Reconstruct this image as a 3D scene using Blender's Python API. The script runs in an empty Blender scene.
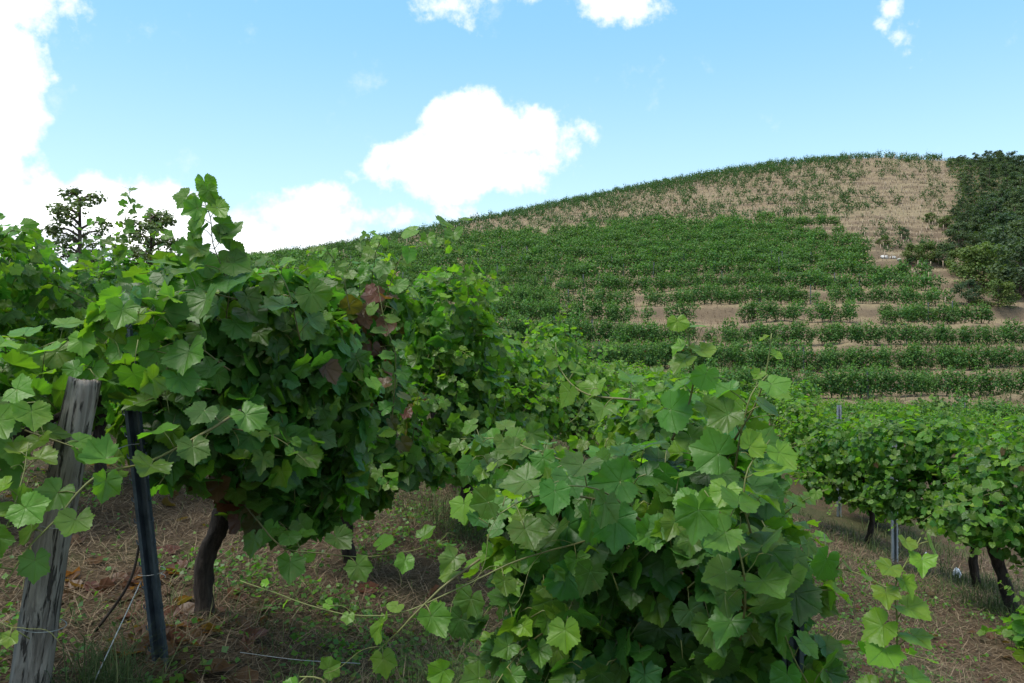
import bpy, math, random
import numpy as np

# ------------------------------------------------------------------ camera, sky, sun, exposure
sc = bpy.context.scene
C = sc.collection
F = 800.0                                   # focal length in pixels of a 1024 x 683 picture
cam_d = bpy.data.cameras.new('camera')
cam_d.sensor_width = 36.0
cam_d.lens = 36.0 * F / 1024.0
cam_d.clip_start = 0.05
cam_d.clip_end = 6000.0
cam = bpy.data.objects.new('camera', cam_d)
cam.rotation_euler = (math.radians(90), 0, 0)
C.objects.link(cam)
sc.camera = cam

SUN_EL, SUN_AZ = math.radians(64), math.radians(245)   # azimuth clockwise from +Y: behind the camera, to the left
sun_d = bpy.data.lights.new('sun', 'SUN')
sun_d.energy = 2.1
sun_d.angle = math.radians(26)
sun_d.color = (1.0, 0.955, 0.89)
sun = bpy.data.objects.new('sun', sun_d)
sun.rotation_euler = (math.radians(90) - SUN_EL, 0, -SUN_AZ + math.pi)
sun.location = (0, 0, 80)
C.objects.link(sun)

sc.view_settings.view_transform = 'Standard'
sc.view_settings.look = 'None'
sc.view_settings.exposure = 1.04
sc.view_settings.gamma = 1.0
sc.cycles.max_bounces = 6
sc.cycles.diffuse_bounces = 3
sc.cycles.glossy_bounces = 2
sc.cycles.transmission_bounces = 4
sc.cycles.use_denoising = True
sc.cycles.caustics_reflective = False
sc.cycles.caustics_refractive = False
sc.cycles.sample_clamp_indirect = 4.0


def make_world():
    w = bpy.data.worlds.new('World')
    sc.world = w
    w.use_nodes = True
    nt = w.node_tree
    nt.nodes.clear()
    N, Lk = nt.nodes.new, nt.links.new

    def math_(op, a, b=None, c=None, clamp=False):
        n = N('ShaderNodeMath')
        n.operation = op
        n.use_clamp = clamp
        for i, v in enumerate((a, b, c)):
            if v is None:
                continue
            if isinstance(v, (int, float)):
                n.inputs[i].default_value = v
            else:
                Lk(v, n.inputs[i])
        return n.outputs[0]

    def smooth(v, a, b):
        n = N('ShaderNodeMapRange')
        n.interpolation_type = 'SMOOTHSTEP'
        Lk(v, n.inputs[0])
        n.inputs[1].default_value, n.inputs[2].default_value = a, b
        return n.outputs[0]

    out = N('ShaderNodeOutputWorld')
    bg = N('ShaderNodeBackground')
    bg.inputs[1].default_value = 0.12
    Lk(bg.outputs[0], out.inputs[0])
    sky = N('ShaderNodeTexSky')
    sky.sky_type = 'NISHITA'
    sky.sun_disc = False
    sky.sun_elevation = SUN_EL
    sky.sun_rotation = SUN_AZ
    sky.altitude = 300
    sky.air_density = 1.0
    sky.dust_density = 0.6
    sky.ozone_density = 1.0
    tc = N('ShaderNodeTexCoord')
    sep = N('ShaderNodeSeparateXYZ')
    Lk(tc.outputs['Generated'], sep.inputs[0])
    X, Y, Z = sep.outputs
    az = math_('ARCTAN2', X, Y)
    el = math_('ARCSINE', Z)
    # domain warp so that outlines billow
    nw = N('ShaderNodeTexNoise')
    nw.inputs['Scale'].default_value = 9.0
    nw.inputs['Detail'].default_value = 3.0
    Lk(tc.outputs['Generated'], nw.inputs['Vector'])
    wsep = N('ShaderNodeSeparateColor')
    Lk(nw.outputs['Color'], wsep.inputs[0])
    azw = math_('MULTIPLY_ADD', math_('SUBTRACT', wsep.outputs[0], 0.5), 0.055, az)
    elw = math_('MULTIPLY_ADD', math_('SUBTRACT', wsep.outputs[1], 0.5), 0.045, el)
    nf = N('ShaderNodeTexNoise')
    nf.inputs['Scale'].default_value = 19.0
    nf.inputs['Detail'].default_value = 9.0
    nf.inputs['Roughness'].default_value = 0.6
    Lk(tc.outputs['Generated'], nf.inputs['Vector'])
    # cloud heads: azimuth / elevation of their middle and their half widths, read off the photograph in pixels
    heads = [(487, 130, 60, 38), (446, 168, 66, 32), (540, 128, 50, 26), (566, 132, 26, 18), (378, 170, 30, 20), (340, 228, 36, 24), (505, 168, 62, 26), (398, 176, 40, 20), (482, 108, 36, 14),
             (312, 226, 60, 34), (125, 226, 92, 56), (235, 258, 120, 36), (40, 215, 76, 44), (170, 235, 70, 44), (425, 219, 42, 9), (60, 250, 120, 30),
             (5, 95, 44, 100), (0, 8, 74, 30), (-20, 170, 70, 60), (350, 265, 90, 20),
             (447, 4, 34, 13), (503, -2, 32, 11), (618, 2, 40, 21), (889, 16, 9, 15), (880, 34, 17, 9), (899, 40, 12, 8),
             (-160, 120, 110, 130), (1180, 60, 80, 40), (1300, 190, 120, 40)]
    field = None
    for px, py, rx, ry in heads:
        a = math.atan((px - 512) / F)
        hyp = math.hypot(F, px - 512)
        e = math.atan((341.5 - py) / hyp)
        ra, re = rx / F * math.cos(a) ** 2, ry / hyp
        u = math_('MULTIPLY', math_('SUBTRACT', azw, a), 1 / ra)
        v = math_('MULTIPLY', math_('SUBTRACT', elw, e), 1 / re)
        r = math_('SQRT', math_('ADD', math_('MULTIPLY', u, u), math_('MULTIPLY', v, v)))
        k = math_('SUBTRACT', 1.0, r)
        k = math_('MULTIPLY', k, min(1.0, ry / 38.0 - 0.07))
        field = k if field is None else math_('MAXIMUM', field, k)
    # the cloud deck overhead and behind
    nb = N('ShaderNodeTexNoise')
    nb.inputs['Scale'].default_value = 3.2
    nb.inputs['Detail'].default_value = 5.0
    Lk(tc.outputs['Generated'], nb.inputs['Vector'])
    over = math_('MULTIPLY', math_('ADD', smooth(el, 0.6, 0.9), math_('MULTIPLY', smooth(Y, 0.1, -0.3), 0.82), clamp=True), 2.0)
    deck = math_('ADD', math_('MULTIPLY', math_('SUBTRACT', nb.outputs[0], 0.40), 2.4), math_('SUBTRACT', over, 2.0))
    field = math_('MAXIMUM', field, deck)
    dens = math_('MULTIPLY_ADD', math_('SUBTRACT', nf.outputs[0], 0.5), 1.9, field)
    mask = smooth(dens, -0.12, 0.22)
    # thin wisps
    ws = N('ShaderNodeTexNoise')
    ws.inputs['Scale'].default_value = 14.0
    ws.inputs['Detail'].default_value = 7.0
    ws.inputs['Roughness'].default_value = 0.65
    Lk(tc.outputs['Generated'], ws.inputs['Vector'])
    wisp = math_('MULTIPLY', smooth(ws.outputs[0], 0.60, 0.80), 0.35)
    mask = math_('MAXIMUM', mask, wisp)
    body = smooth(dens, 0.10, 1.0)
    ccol = N('ShaderNodeMix')
    ccol.data_type = 'RGBA'
    Lk(body, ccol.inputs['Factor'])
    ccol.inputs['A'].default_value = (4.3, 4.7, 5.1, 1)
    ccol.inputs['B'].default_value = (10.5, 10.5, 10.4, 1)
    hz = N('ShaderNodeMix')                  # whitish summer air: the clear sky is paler than pure Rayleigh blue
    hz.data_type = 'RGBA'
    hz.inputs['Factor'].default_value = 0.6
    Lk(sky.outputs[0], hz.inputs['A'])
    hb = N('ShaderNodeMix')
    hb.data_type = 'RGBA'
    Lk(smooth(el, 0.08, 0.42), hb.inputs['Factor'])
    hb.inputs['A'].default_value = (2.9, 4.3, 4.9, 1)
    hb.inputs['B'].default_value = (1.15, 3.05, 5.0, 1)
    Lk(hb.outputs['Result'], hz.inputs['B'])
    mx = N('ShaderNodeMix')
    mx.data_type = 'RGBA'
    Lk(mask, mx.inputs['Factor'])
    Lk(hz.outputs['Result'], mx.inputs['A'])
    Lk(ccol.outputs['Result'], mx.inputs['B'])
    Lk(mx.outputs['Result'], bg.inputs[0])


make_world()

# ------------------------------------------------------------------ helpers
UP = np.array([0, 0, 1.0])


def P(px, py, d):
    """the point seen at pixel (px, py) at depth d (metres)"""
    return np.array([(px - 512) / F * d, d, (341.5 - py) / F * d])


def norm(v):
    v = np.asarray(v, float)
    n = np.linalg.norm(v, axis=-1, keepdims=True)
    return v / np.maximum(n, 1e-9)


def vnoise(p, seed=0):
    """value noise in 0..1 at the points p (n,3)"""
    p = np.asarray(p, float)
    i = np.floor(p).astype(np.int64)
    f = p - i
    f = f * f * (3 - 2 * f)
    r = 0
    for dx in (0, 1):
        for dy in (0, 1):
            for dz in (0, 1):
                h = (i[:, 0] + dx) * 374761393 + (i[:, 1] + dy) * 668265263 + (i[:, 2] + dz) * 2147483647 + seed * 974634541
                h = (h ^ (h >> 13)) * 1274126177
                h = (h ^ (h >> 16)) & 0xFFFF
                w = (f[:, 0] if dx else 1 - f[:, 0]) * (f[:, 1] if dy else 1 - f[:, 1]) * (f[:, 2] if dz else 1 - f[:, 2])
                r = r + w * h / 65535.0
    return r


def fbm(p, seed=0, o=4):
    s, a, t = 0, 0.5, 0
    p = np.asarray(p, float)
    for k in range(o):
        s = s + a * vnoise(p * 2 ** k, seed + k)
        t += a
        a *= 0.5
    return s / t


def spline(pts, n):
    """Catmull-Rom through pts, n points evenly spaced by length"""
    p = np.asarray(pts, float)
    if len(p) == 2:
        return p[0] + (p[1] - p[0]) * np.linspace(0, 1, n)[:, None]
    q = np.vstack([2 * p[0] - p[1], p, 2 * p[-1] - p[-2]])
    o = []
    for k in range(len(p) - 1):
        a, b, c, d = q[k:k + 4]
        t = np.linspace(0, 1, 12, endpoint=False)[:, None]
        o.append(0.5 * (2 * b + (c - a) * t + (2 * a - 5 * b + 4 * c - d) * t ** 2 + (3 * b - a - 3 * c + d) * t ** 3))
    o = np.vstack(o + [p[-1:]])
    s = np.r_[0, np.cumsum(np.linalg.norm(np.diff(o, axis=0), axis=1))]
    u = np.linspace(0, s[-1], n)
    return np.stack([np.interp(u, s, o[:, k]) for k in range(3)], 1)


class MB:
    """collects triangles with a per-vertex data colour and a material slot; build() links ONE mesh object"""

    def __init__(self):
        self.v, self.f, self.c, self.m, self.n = [], [], [], [], 0

    def add(self, v, f, c=(0, 0, 0.5, 0), m=0):
        v = np.asarray(v, np.float32)
        f = np.asarray(f, np.int32)
        c = np.asarray(c, np.float32)
        if c.ndim == 1:
            c = np.tile(c, (len(v), 1))
        self.v.append(v)
        self.f.append(f + self.n)
        self.c.append(c)
        self.m.append(np.full(len(f), m, np.int32))
        self.n += len(v)

    def tube(self, pts, rad, n=5, c=(0, 0, 0.5, 0), m=0):
        p = np.asarray(pts, float)
        k = len(p)
        rad = np.broadcast_to(np.asarray(rad, float), (k,)) if np.ndim(rad) < 2 else np.asarray(rad)
        t = norm(np.gradient(p, axis=0))
        ref = np.array([0, 0, 1.0]) if abs(t[:, 2]).mean() < 0.8 else np.array([1.0, 0, 0])
        a = norm(np.cross(t, ref))
        b = np.cross(t, a)
        th = np.arange(n) / n * 2 * math.pi
        R = rad[:, None] if rad.ndim == 1 else rad
        v = p[:, None, :] + R[..., None] * (np.cos(th)[None, :, None] * a[:, None, :] + np.sin(th)[None, :, None] * b[:, None, :])
        v = v.reshape(-1, 3)
        i = np.arange(k - 1)[:, None] * n
        j = np.arange(n)[None, :]
        j2 = (j + 1) % n
        q = np.stack([i + j, i + n + j, i + n + j2, i + j2], -1).reshape(-1, 4)
        f = np.vstack([q[:, [0, 1, 2]], q[:, [0, 2, 3]]])
        e = len(v)
        v = np.vstack([v, p[:1], p[-1:]])
        f = np.vstack([f, [(e, x, (x + 1) % n) for x in range(n)], [(e + 1, (k - 1) * n + (x + 1) % n, (k - 1) * n + x) for x in range(n)]])
        self.add(v, f, c, m)

    def mesh(self, name, mats, smooth=True):
        v = np.concatenate(self.v)
        f = np.concatenate(self.f)
        c = np.concatenate(self.c)
        m = np.concatenate(self.m)
        me = bpy.data.meshes.new(name)
        me.vertices.add(len(v))
        me.vertices.foreach_set('co', v.ravel())
        me.loops.add(len(f) * 3)
        me.loops.foreach_set('vertex_index', f.ravel().astype(np.int32))
        me.polygons.add(len(f))
        me.polygons.foreach_set('loop_start', np.arange(0, len(f) * 3, 3, dtype=np.int32))
        for x in mats:
            me.materials.append(x)
        me.polygons.foreach_set('material_index', m)
        me.polygons.foreach_set('use_smooth', np.full(len(f), smooth, bool))
        at = me.attributes.new('dat', 'FLOAT_COLOR', 'POINT')
        at.data.foreach_set('color', c.ravel())
        me.update(calc_edges=True)
        return me

    def build(self, name, mats, parent=None, loc=None, smooth=True):
        o = bpy.data.objects.new(name, self.mesh(name, mats, smooth))
        C.objects.link(o)
        if parent is not None:
            o.parent = parent
        if loc is not None:
            o.location = loc
        return o


def tag(o, label=None, cat=None, group=None, kind=None):
    for k, v in (('label', label), ('category', cat), ('group', group), ('kind', kind)):
        if v:
            o[k] = v
    return o


def empty(name, loc, label, cat, group=None, rz=0):
    o = bpy.data.objects.new(name, None)
    o.empty_display_size = 0.2
    o.location = loc
    o.rotation_euler = (0, 0, rz)
    C.objects.link(o)
    return tag(o, label, cat, group)


def copy_tree(o, parent=None):
    c = o.copy()
    C.objects.link(c)
    if parent is not None:
        c.parent = parent
    for ch in o.children:
        copy_tree(ch, c)
    return c


# ------------------------------------------------------------------ materials
class NT:
    def __init__(self, name):
        self.m = bpy.data.materials.new(name)
        self.m.use_nodes = True
        self.t = self.m.node_tree
        self.t.nodes.clear()
        self.out = self.t.nodes.new('ShaderNodeOutputMaterial')

    def n(self, typ, **kw):
        x = self.t.nodes.new(typ)
        for k, v in kw.items():
            setattr(x, k, v)
        return x

    def l(self, a, b):
        self.t.links.new(a, b)

    def put(self, sock, v):
        if hasattr(v, 'is_linked'):
            self.l(v, sock)
        else:
            sock.default_value = v

    def math(self, op, a, b=0.0, clamp=False):
        x = self.n('ShaderNodeMath', operation=op, use_clamp=clamp)
        self.put(x.inputs[0], a)
        self.put(x.inputs[1], b)
        return x.outputs[0]

    def mix(self, fac, a, b, blend='MIX'):
        x = self.n('ShaderNodeMix', data_type='RGBA', blend_type=blend)
        self.put(x.inputs['Factor'], fac)
        self.put(x.inputs['A'], a if hasattr(a, 'is_linked') else (*a, 1))
        self.put(x.inputs['B'], b if hasattr(b, 'is_linked') else (*b, 1))
        return x.outputs['Result']

    def noise(self, scale, detail=4.0, rough=0.5, vec=None, dist=0.0):
        x = self.n('ShaderNodeTexNoise')
        x.inputs['Scale'].default_value = scale
        x.inputs['Detail'].default_value = detail
        x.inputs['Roughness'].default_value = rough
        x.inputs['Distortion'].default_value = dist
        if vec is not None:
            self.l(vec, x.inputs['Vector'])
        return x.outputs['Fac']

    def ramp(self, v, a, b):
        x = self.n('ShaderNodeMapRange', interpolation_type='SMOOTHSTEP')
        self.l(v, x.inputs[0])
        x.inputs[1].default_value, x.inputs[2].default_value = a, b
        return x.outputs[0]

    def coords(self, which='Object', scale=None):
        x = self.n('ShaderNodeTexCoord').outputs[which]
        if scale:
            mp = self.n('ShaderNodeMapping')
            mp.inputs['Scale'].default_value = scale
            self.l(x, mp.inputs['Vector'])
            x = mp.outputs[0]
        return x

    def bump(self, h, strength=0.3, dist=0.01):
        x = self.n('ShaderNodeBump')
        x.inputs['Strength'].default_value = strength
        x.inputs['Distance'].default_value = dist
        self.l(h, x.inputs['Height'])
        return x.outputs[0]

    def principled(self, col, rough=0.7, spec=0.5, metal=0.0, normal=None):
        x = self.n('ShaderNodeBsdfPrincipled')
        self.put(x.inputs['Base Color'], col if hasattr(col, 'is_linked') else (*col, 1))
        self.put(x.inputs['Roughness'], rough)
        x.inputs['Specular IOR Level'].default_value = spec
        x.inputs['Metallic'].default_value = metal
        if normal is not None:
            self.l(normal, x.inputs['Normal'])
        return x.outputs[0]

    def done(self, sh):
        self.l(sh, self.out.inputs[0])
        return self.m


def leaf_material(name, mature, young, under, dry=(0.22, 0.07, 0.03), trans=0.36, spec=0.45, rough=0.45):
    """dat: R young-ness, G vein, B random, A dryness"""
    t = NT(name)
    at = t.n('ShaderNodeAttribute', attribute_name='dat')
    s = t.n('ShaderNodeSeparateColor')
    t.l(at.outputs['Color'], s.inputs[0])
    R, G, B = s.outputs
    A = at.outputs['Alpha']
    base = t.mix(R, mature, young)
    hs = t.n('ShaderNodeHueSaturation')
    t.put(hs.inputs['Hue'], t.math('MULTIPLY_ADD', B, 0.035))
    hs.inputs['Hue'].links[0].from_node.inputs[2].default_value = 0.4825
    t.put(hs.inputs['Value'], t.math('MULTIPLY_ADD', B, 0.55))
    hs.inputs['Value'].links[0].from_node.inputs[2].default_value = 0.72
    t.l(base, hs.inputs['Color'])
    base = hs.outputs[0]
    co = t.coords('Object')
    blotch = t.noise(45, 3, 0.6, co)
    base = t.mix(t.math('MULTIPLY', t.ramp(blotch, 0.45, 0.8), 0.35), base, tuple(min(1, c * 1.9) for c in mature))
    vein = t.math('POWER', G, 7.0)
    base = t.mix(t.math('MULTIPLY', vein, 0.32), base, (0.13, 0.23, 0.07))
    edge = t.ramp(t.noise(30, 2, 0.5, co), 0.62, 0.7)
    base = t.mix(A, base, dry)
    base = t.mix(t.math('MULTIPLY', edge, 0.12), base, (0.16, 0.11, 0.03))
    geo = t.n('ShaderNodeNewGeometry')
    undc = t.mix(0.55, base, under)
    undc = t.mix(A, undc, dry)
    col = t.mix(geo.outputs['Backfacing'], base, undc)
    nb = t.bump(t.math('ADD', t.math('MULTIPLY', t.noise(70, 2, 0.5, co), 0.6), t.math('MULTIPLY', vein, -1.0)), 0.5, 0.006)
    rgh = t.math('MULTIPLY_ADD', geo.outputs['Backfacing'], 0.3)
    rgh.node.inputs[2].default_value = rough
    pr = t.principled(col, rgh, spec, 0, nb)
    tr = t.n('ShaderNodeBsdfTranslucent')
    tcol = t.mix(1.0, base, (1.55, 1.75, 0.55), 'MULTIPLY')
    t.l(tcol, tr.inputs[0])
    ms = t.n('ShaderNodeMixShader')
    ms.inputs[0].default_value = trans
    t.l(pr, ms.inputs[1])
    t.l(tr.outputs[0], ms.inputs[2])
    return t.done(ms.outputs[0])


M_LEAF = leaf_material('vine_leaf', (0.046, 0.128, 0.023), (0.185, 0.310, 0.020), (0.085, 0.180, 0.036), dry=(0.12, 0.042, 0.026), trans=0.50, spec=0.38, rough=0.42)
M_FAR = leaf_material('hill_vine_leaf', (0.042, 0.112, 0.027), (0.130, 0.230, 0.034), (0.09, 0.155, 0.05), spec=0.3, rough=0.55)
M_YOUNG = leaf_material('young_vine_leaf', (0.030, 0.076, 0.022), (0.075, 0.130, 0.030), (0.06, 0.10, 0.04), spec=0.25, rough=0.6, trans=0.3)
M_TREE = leaf_material('tree_leaf', (0.038, 0.068, 0.034), (0.110, 0.150, 0.055), (0.05, 0.08, 0.045), trans=0.32, spec=0.25, rough=0.6)


def stem_material():
    t = NT('green_cane')
    at = t.n('ShaderNodeAttribute', attribute_name='dat')
    s = t.n('ShaderNodeSeparateColor')
    t.l(at.outputs['Color'], s.inputs[0])
    col = t.mix(s.outputs[0], (0.10, 0.065, 0.03), (0.17, 0.21, 0.05))
    col = t.mix(t.math('MULTIPLY', t.noise(60, 3, 0.6, t.coords()), 0.5), col, (0.07, 0.045, 0.025))
    return t.done(t.principled(col, 0.55, 0.4))


def bark_material(name, a, b, scale=(30, 30, 6)):
    t = NT(name)
    co = t.coords('Object', scale)
    n1 = t.noise(1.0, 6, 0.65, co, 0.8)
    n2 = t.noise(3.0, 4, 0.6, co)
    col = t.mix(t.ramp(n1, 0.3, 0.7), a, b)
    col = t.mix(t.math('MULTIPLY', t.ramp(n2, 0.5, 0.75), 0.5), col, tuple(x * 0.4 for x in a))
    return t.done(t.principled(col, 0.9, 0.2, 0, t.bump(n1, 0.9, 0.02)))


M_CANE = stem_material()
M_BARK = bark_material('vine_bark', (0.020, 0.015, 0.012), (0.065, 0.05, 0.04))
M_TBARK = bark_material('tree_bark', (0.05, 0.037, 0.028), (0.13, 0.10, 0.08), (6, 6, 1.5))


def wood_material():
    t = NT('weathered_wood')
    co = t.coords('Object', (24, 24, 3.2))
    n1 = t.noise(1.0, 8, 0.68, co, 1.3)
    n2 = t.noise(2.6, 5, 0.6, co, 0.3)
    big = t.noise(5.0, 3, 0.5, t.coords('Object'))
    col = t.mix(t.ramp(n1, 0.32, 0.68), (0.115, 0.098, 0.082), (0.31, 0.275, 0.235))
    col = t.mix(t.math('MULTIPLY', t.ramp(big, 0.45, 0.7), 0.5), col, (0.12, 0.09, 0.065))
    crack = t.ramp(n2, 0.55, 0.62)
    col = t.mix(t.math('MULTIPLY', crack, 0.85), col, (0.02, 0.016, 0.013))
    h = t.math('SUBTRACT', n1, t.math('MULTIPLY', crack, 0.9))
    return t.done(t.principled(col, 0.88, 0.2, 0, t.bump(h, 0.9, 0.012)))


def metal_material(name, a, b, rough=0.45):
    t = NT(name)
    co = t.coords('Object')
    n1 = t.noise(14, 5, 0.6, co)
    n2 = t.noise(70, 3, 0.6, co)
    col = t.mix(t.ramp(n1, 0.35, 0.7), a, b)
    col = t.mix(t.math('MULTIPLY', t.ramp(n2, 0.62, 0.75), 0.3), col, (0.07, 0.05, 0.04))
    return t.done(t.principled(col, t.math('MULTIPLY_ADD', n1, 0.25) if False else rough, 0.5, 0.55, t.bump(n2, 0.12, 0.002)))


M_WOOD = wood_material()
M_STEEL = metal_material('galvanised_steel', (0.05, 0.065, 0.085), (0.10, 0.125, 0.15))
M_STEEL2 = metal_material('pale_galvanised_steel', (0.28, 0.31, 0.33), (0.40, 0.42, 0.43), 0.55)
M_STEEL3 = metal_material('dull_galvanised_steel', (0.13, 0.145, 0.15), (0.20, 0.21, 0.21), 0.6)
M_WIRE = metal_material('wire_steel', (0.30, 0.30, 0.29), (0.42, 0.42, 0.40), 0.4)


def simple(name, a, b, scale, rough=0.8, spec=0.3, bump=0.0):
    t = NT(name)
    n1 = t.noise(scale, 5, 0.6, t.coords())
    return t.done(t.principled(t.mix(t.ramp(n1, 0.3, 0.7), a, b), rough, spec, 0, t.bump(n1, bump, 0.02) if bump else None))


M_STONE = simple('pale_limestone', (0.36, 0.34, 0.31), (0.60, 0.58, 0.55), 3.0, 0.9, 0.2, 0.6)
M_PLASTIC = simple('white_plastic', (0.62, 0.65, 0.68), (0.78, 0.80, 0.82), 6.0, 0.5, 0.4)
M_GRAPE = simple('dark_grape', (0.012, 0.014, 0.03), (0.05, 0.055, 0.09), 40.0, 0.5, 0.4)
M_GGRAPE = simple('green_grape', (0.09, 0.15, 0.04), (0.13, 0.20, 0.06), 40.0, 0.4, 0.4)
M_STAKE = simple('stake_wood', (0.26, 0.20, 0.14), (0.36, 0.29, 0.21), 8.0, 0.9, 0.2)


def blade_material(name, stops, trans=0.2):
    """dat R picks the tone along the stops"""
    t = NT(name)
    at = t.n('ShaderNodeAttribute', attribute_name='dat')
    s = t.n('ShaderNodeSeparateColor')
    t.l(at.outputs['Color'], s.inputs[0])
    cr = t.n('ShaderNodeValToRGB')
    e = cr.color_ramp.elements
    while len(e) < len(stops):
        e.new(0.5)
    for k, c in enumerate(stops):
        e[k].position = k / (len(stops) - 1)
        e[k].color = (*c, 1)
    t.l(s.outputs[0], cr.inputs[0])
    pr = t.principled(cr.outputs[0], 0.75, 0.25)
    tr = t.n('ShaderNodeBsdfTranslucent')
    t.l(cr.outputs[0], tr.inputs[0])
    ms = t.n('ShaderNodeMixShader')
    ms.inputs[0].default_value = trans
    t.l(pr, ms.inputs[1])
    t.l(tr.outputs[0], ms.inputs[2])
    return t.done(ms.outputs[0])


M_STRAW = blade_material('dry_straw', [(0.04, 0.026, 0.017), (0.088, 0.058, 0.033), (0.140, 0.098, 0.056), (0.24, 0.185, 0.115), (0.075, 0.052, 0.036)], 0.1)
M_GRASS = blade_material('green_grass', [(0.035, 0.06, 0.018), (0.05, 0.09, 0.025), (0.09, 0.12, 0.04), (0.17, 0.16, 0.07)], 0.3)


def ground_material():
    t = NT('vineyard_soil')
    co = t.coords('Object')
    fine = t.noise(38, 6, 0.7, co)
    mid = t.noise(5.5, 6, 0.65, co)
    big = t.noise(0.55, 5, 0.6, co)
    hum = t.noise(0.09, 5, 0.6, co)
    near = t.mix(t.ramp(fine, 0.33, 0.68), (0.044, 0.030, 0.018), (0.140, 0.096, 0.057))
    near = t.mix(t.math('MULTIPLY', t.ramp(mid, 0.46, 0.66), 0.55), near, (0.068, 0.043, 0.026))
    near = t.mix(t.math('MULTIPLY', t.ramp(big, 0.47, 0.62), 0.5), near, (0.042, 0.066, 0.02))
    far = t.mix(t.ramp(mid, 0.3, 0.7), (0.145, 0.110, 0.064), (0.265, 0.208, 0.124))
    far = t.mix(t.math('MULTIPLY', t.ramp(big, 0.40, 0.62), 0.6), far, (0.165, 0.118, 0.084))
    far = t.mix(t.math('MULTIPLY', t.ramp(hum, 0.42, 0.62), 0.45), far, (0.230, 0.190, 0.112))
    far = t.mix(t.math('MULTIPLY', t.ramp(t.noise(1.7, 6, 0.7, co), 0.60, 0.72), 0.5), far, (0.085, 0.095, 0.038))
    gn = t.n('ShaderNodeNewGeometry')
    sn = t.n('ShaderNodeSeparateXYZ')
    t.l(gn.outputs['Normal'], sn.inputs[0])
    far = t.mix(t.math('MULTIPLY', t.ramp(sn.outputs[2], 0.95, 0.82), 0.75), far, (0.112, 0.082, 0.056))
    sep = t.n('ShaderNodeSeparateXYZ')
    t.l(co, sep.inputs[0])
    wy = t.math('ADD', sep.outputs[1], t.math('MULTIPLY', t.math('SUBTRACT', big, 0.5), 14.0))
    col = t.mix(t.ramp(wy, 26.0, 52.0), near, far)
    h = t.math('ADD', fine, t.math('MULTIPLY', mid, 1.5))
    return t.done(t.principled(col, 0.95, 0.12, 0, t.bump(h, 0.8, 0.05)))


M_GROUND = ground_material()

# ------------------------------------------------------------------ terrain
# (px, py, depth) of ground seen in the photograph, then extra points out of sight as (x, y, z)
gp = [(160, 662, 2.8), (200, 625, 3.4), (345, 528, 5.4), (440, 480, 7.2), (590, 468, 9.8), (20, 445, 7.0),
      (1018, 612, 7.5), (893, 568, 10.3), (830, 520, 13.0), (850, 640, 6.0),
      (560, 395, 32), (640, 410, 26), (800, 432, 32), (560, 366, 44), (780, 402, 47), (1000, 424, 45),
      (640, 332, 62), (880, 322, 66), (1024, 348, 62), (760, 375, 52), (1024, 385, 53),
      (900, 246, 110), (600, 248, 105), (400, 256, 108), (1000, 262, 92), (760, 268, 92), (480, 300, 75), (350, 300, 70),
      (280, 259, 150), (400, 238, 165), (480, 219, 175), (620, 193, 185), (720, 176, 190), (800, 163, 195), (880, 154, 200), (950, 156, 202), (1024, 176, 205),
      (1120, 200, 200), (1150, 300, 90),
      (620, 222, 150), (900, 195, 155)]
cp = [P(*g) for g in gp]
cp += [np.array(p, float) for p in [
    (0, 0, -1.55), (0.6, 2, -1.62), (-3, 3, -0.95), (-5.5, 8, -0.65), (2, 6, -1.95), (9, 10, -3.5), (4, 3, -2.3), (-10, 15, -0.5), (-3, -8, -1.3), (6, -8, -2.7),
    (-22, 26, 0.0), (-45, 50, 0.6), (-8, 30, -1.4), (-60, 95, 6), (-90, 150, 10), (20, 22, -4.3), (40, 30, -5.5), (-30, -30, 0), (30, -30, -6),
    (-60, 190, 15), (10, 235, 34), (70, 245, 47), (110, 250, 46), (180, 200, 38), (0, 320, 16), (120, 340, 26), (-150, 250, 2), (250, 150, 10), (200, 40, -14), (-200, 40, 4),
    (0, 600, -30), (400, 500, -40), (-400, 500, -40), (500, 0, -40), (-500, 0, -30), (0, -500, -40), (1100, 0, -60), (-1100, 0, -60), (0, 1100, -60), (0, -1100, -60), (800, 800, -60), (-800, 800, -60)]]
cp = np.array(cp)


def tps_fit(c, lam):
    n = len(c)
    d = np.linalg.norm(c[:, None, :2] - c[None, :, :2], axis=2)
    K = np.where(d > 0, d * d * np.log(np.maximum(d, 1e-9)), 0)
    w = lam * (1 + 0.02 * np.hypot(c[:, 0], c[:, 1]) ** 2)
    Q = np.c_[np.ones(n), c[:, :2]]
    A = np.block([[K + np.diag(w), Q], [Q.T, np.zeros((3, 3))]])
    s = np.linalg.solve(A, np.r_[c[:, 2], 0, 0, 0])
    return s[:n], s[n:]


TW, TA = tps_fit(cp, 1.5)


def base_h(x, y):
    x, y = np.atleast_1d(np.asarray(x, float)), np.atleast_1d(np.asarray(y, float))
    sh = x.shape
    x, y = x.ravel(), y.ravel()
    o = np.empty(len(x))
    for i in range(0, len(x), 40000):
        xs, ys = x[i:i + 40000], y[i:i + 40000]
        r2 = (xs[:, None] - cp[None, :, 0]) ** 2 + (ys[:, None] - cp[None, :, 1]) ** 2
        o[i:i + 40000] = (0.5 * r2 * np.log(np.maximum(r2, 1e-12))) @ TW + TA[0] + TA[1] * xs + TA[2] * ys
    return o.reshape(sh)


def sstep(v, a, b):
    t = np.clip((v - a) / (b - a), 0, 1)
    return t * t * (3 - 2 * t)


STEP = 1.65


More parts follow.
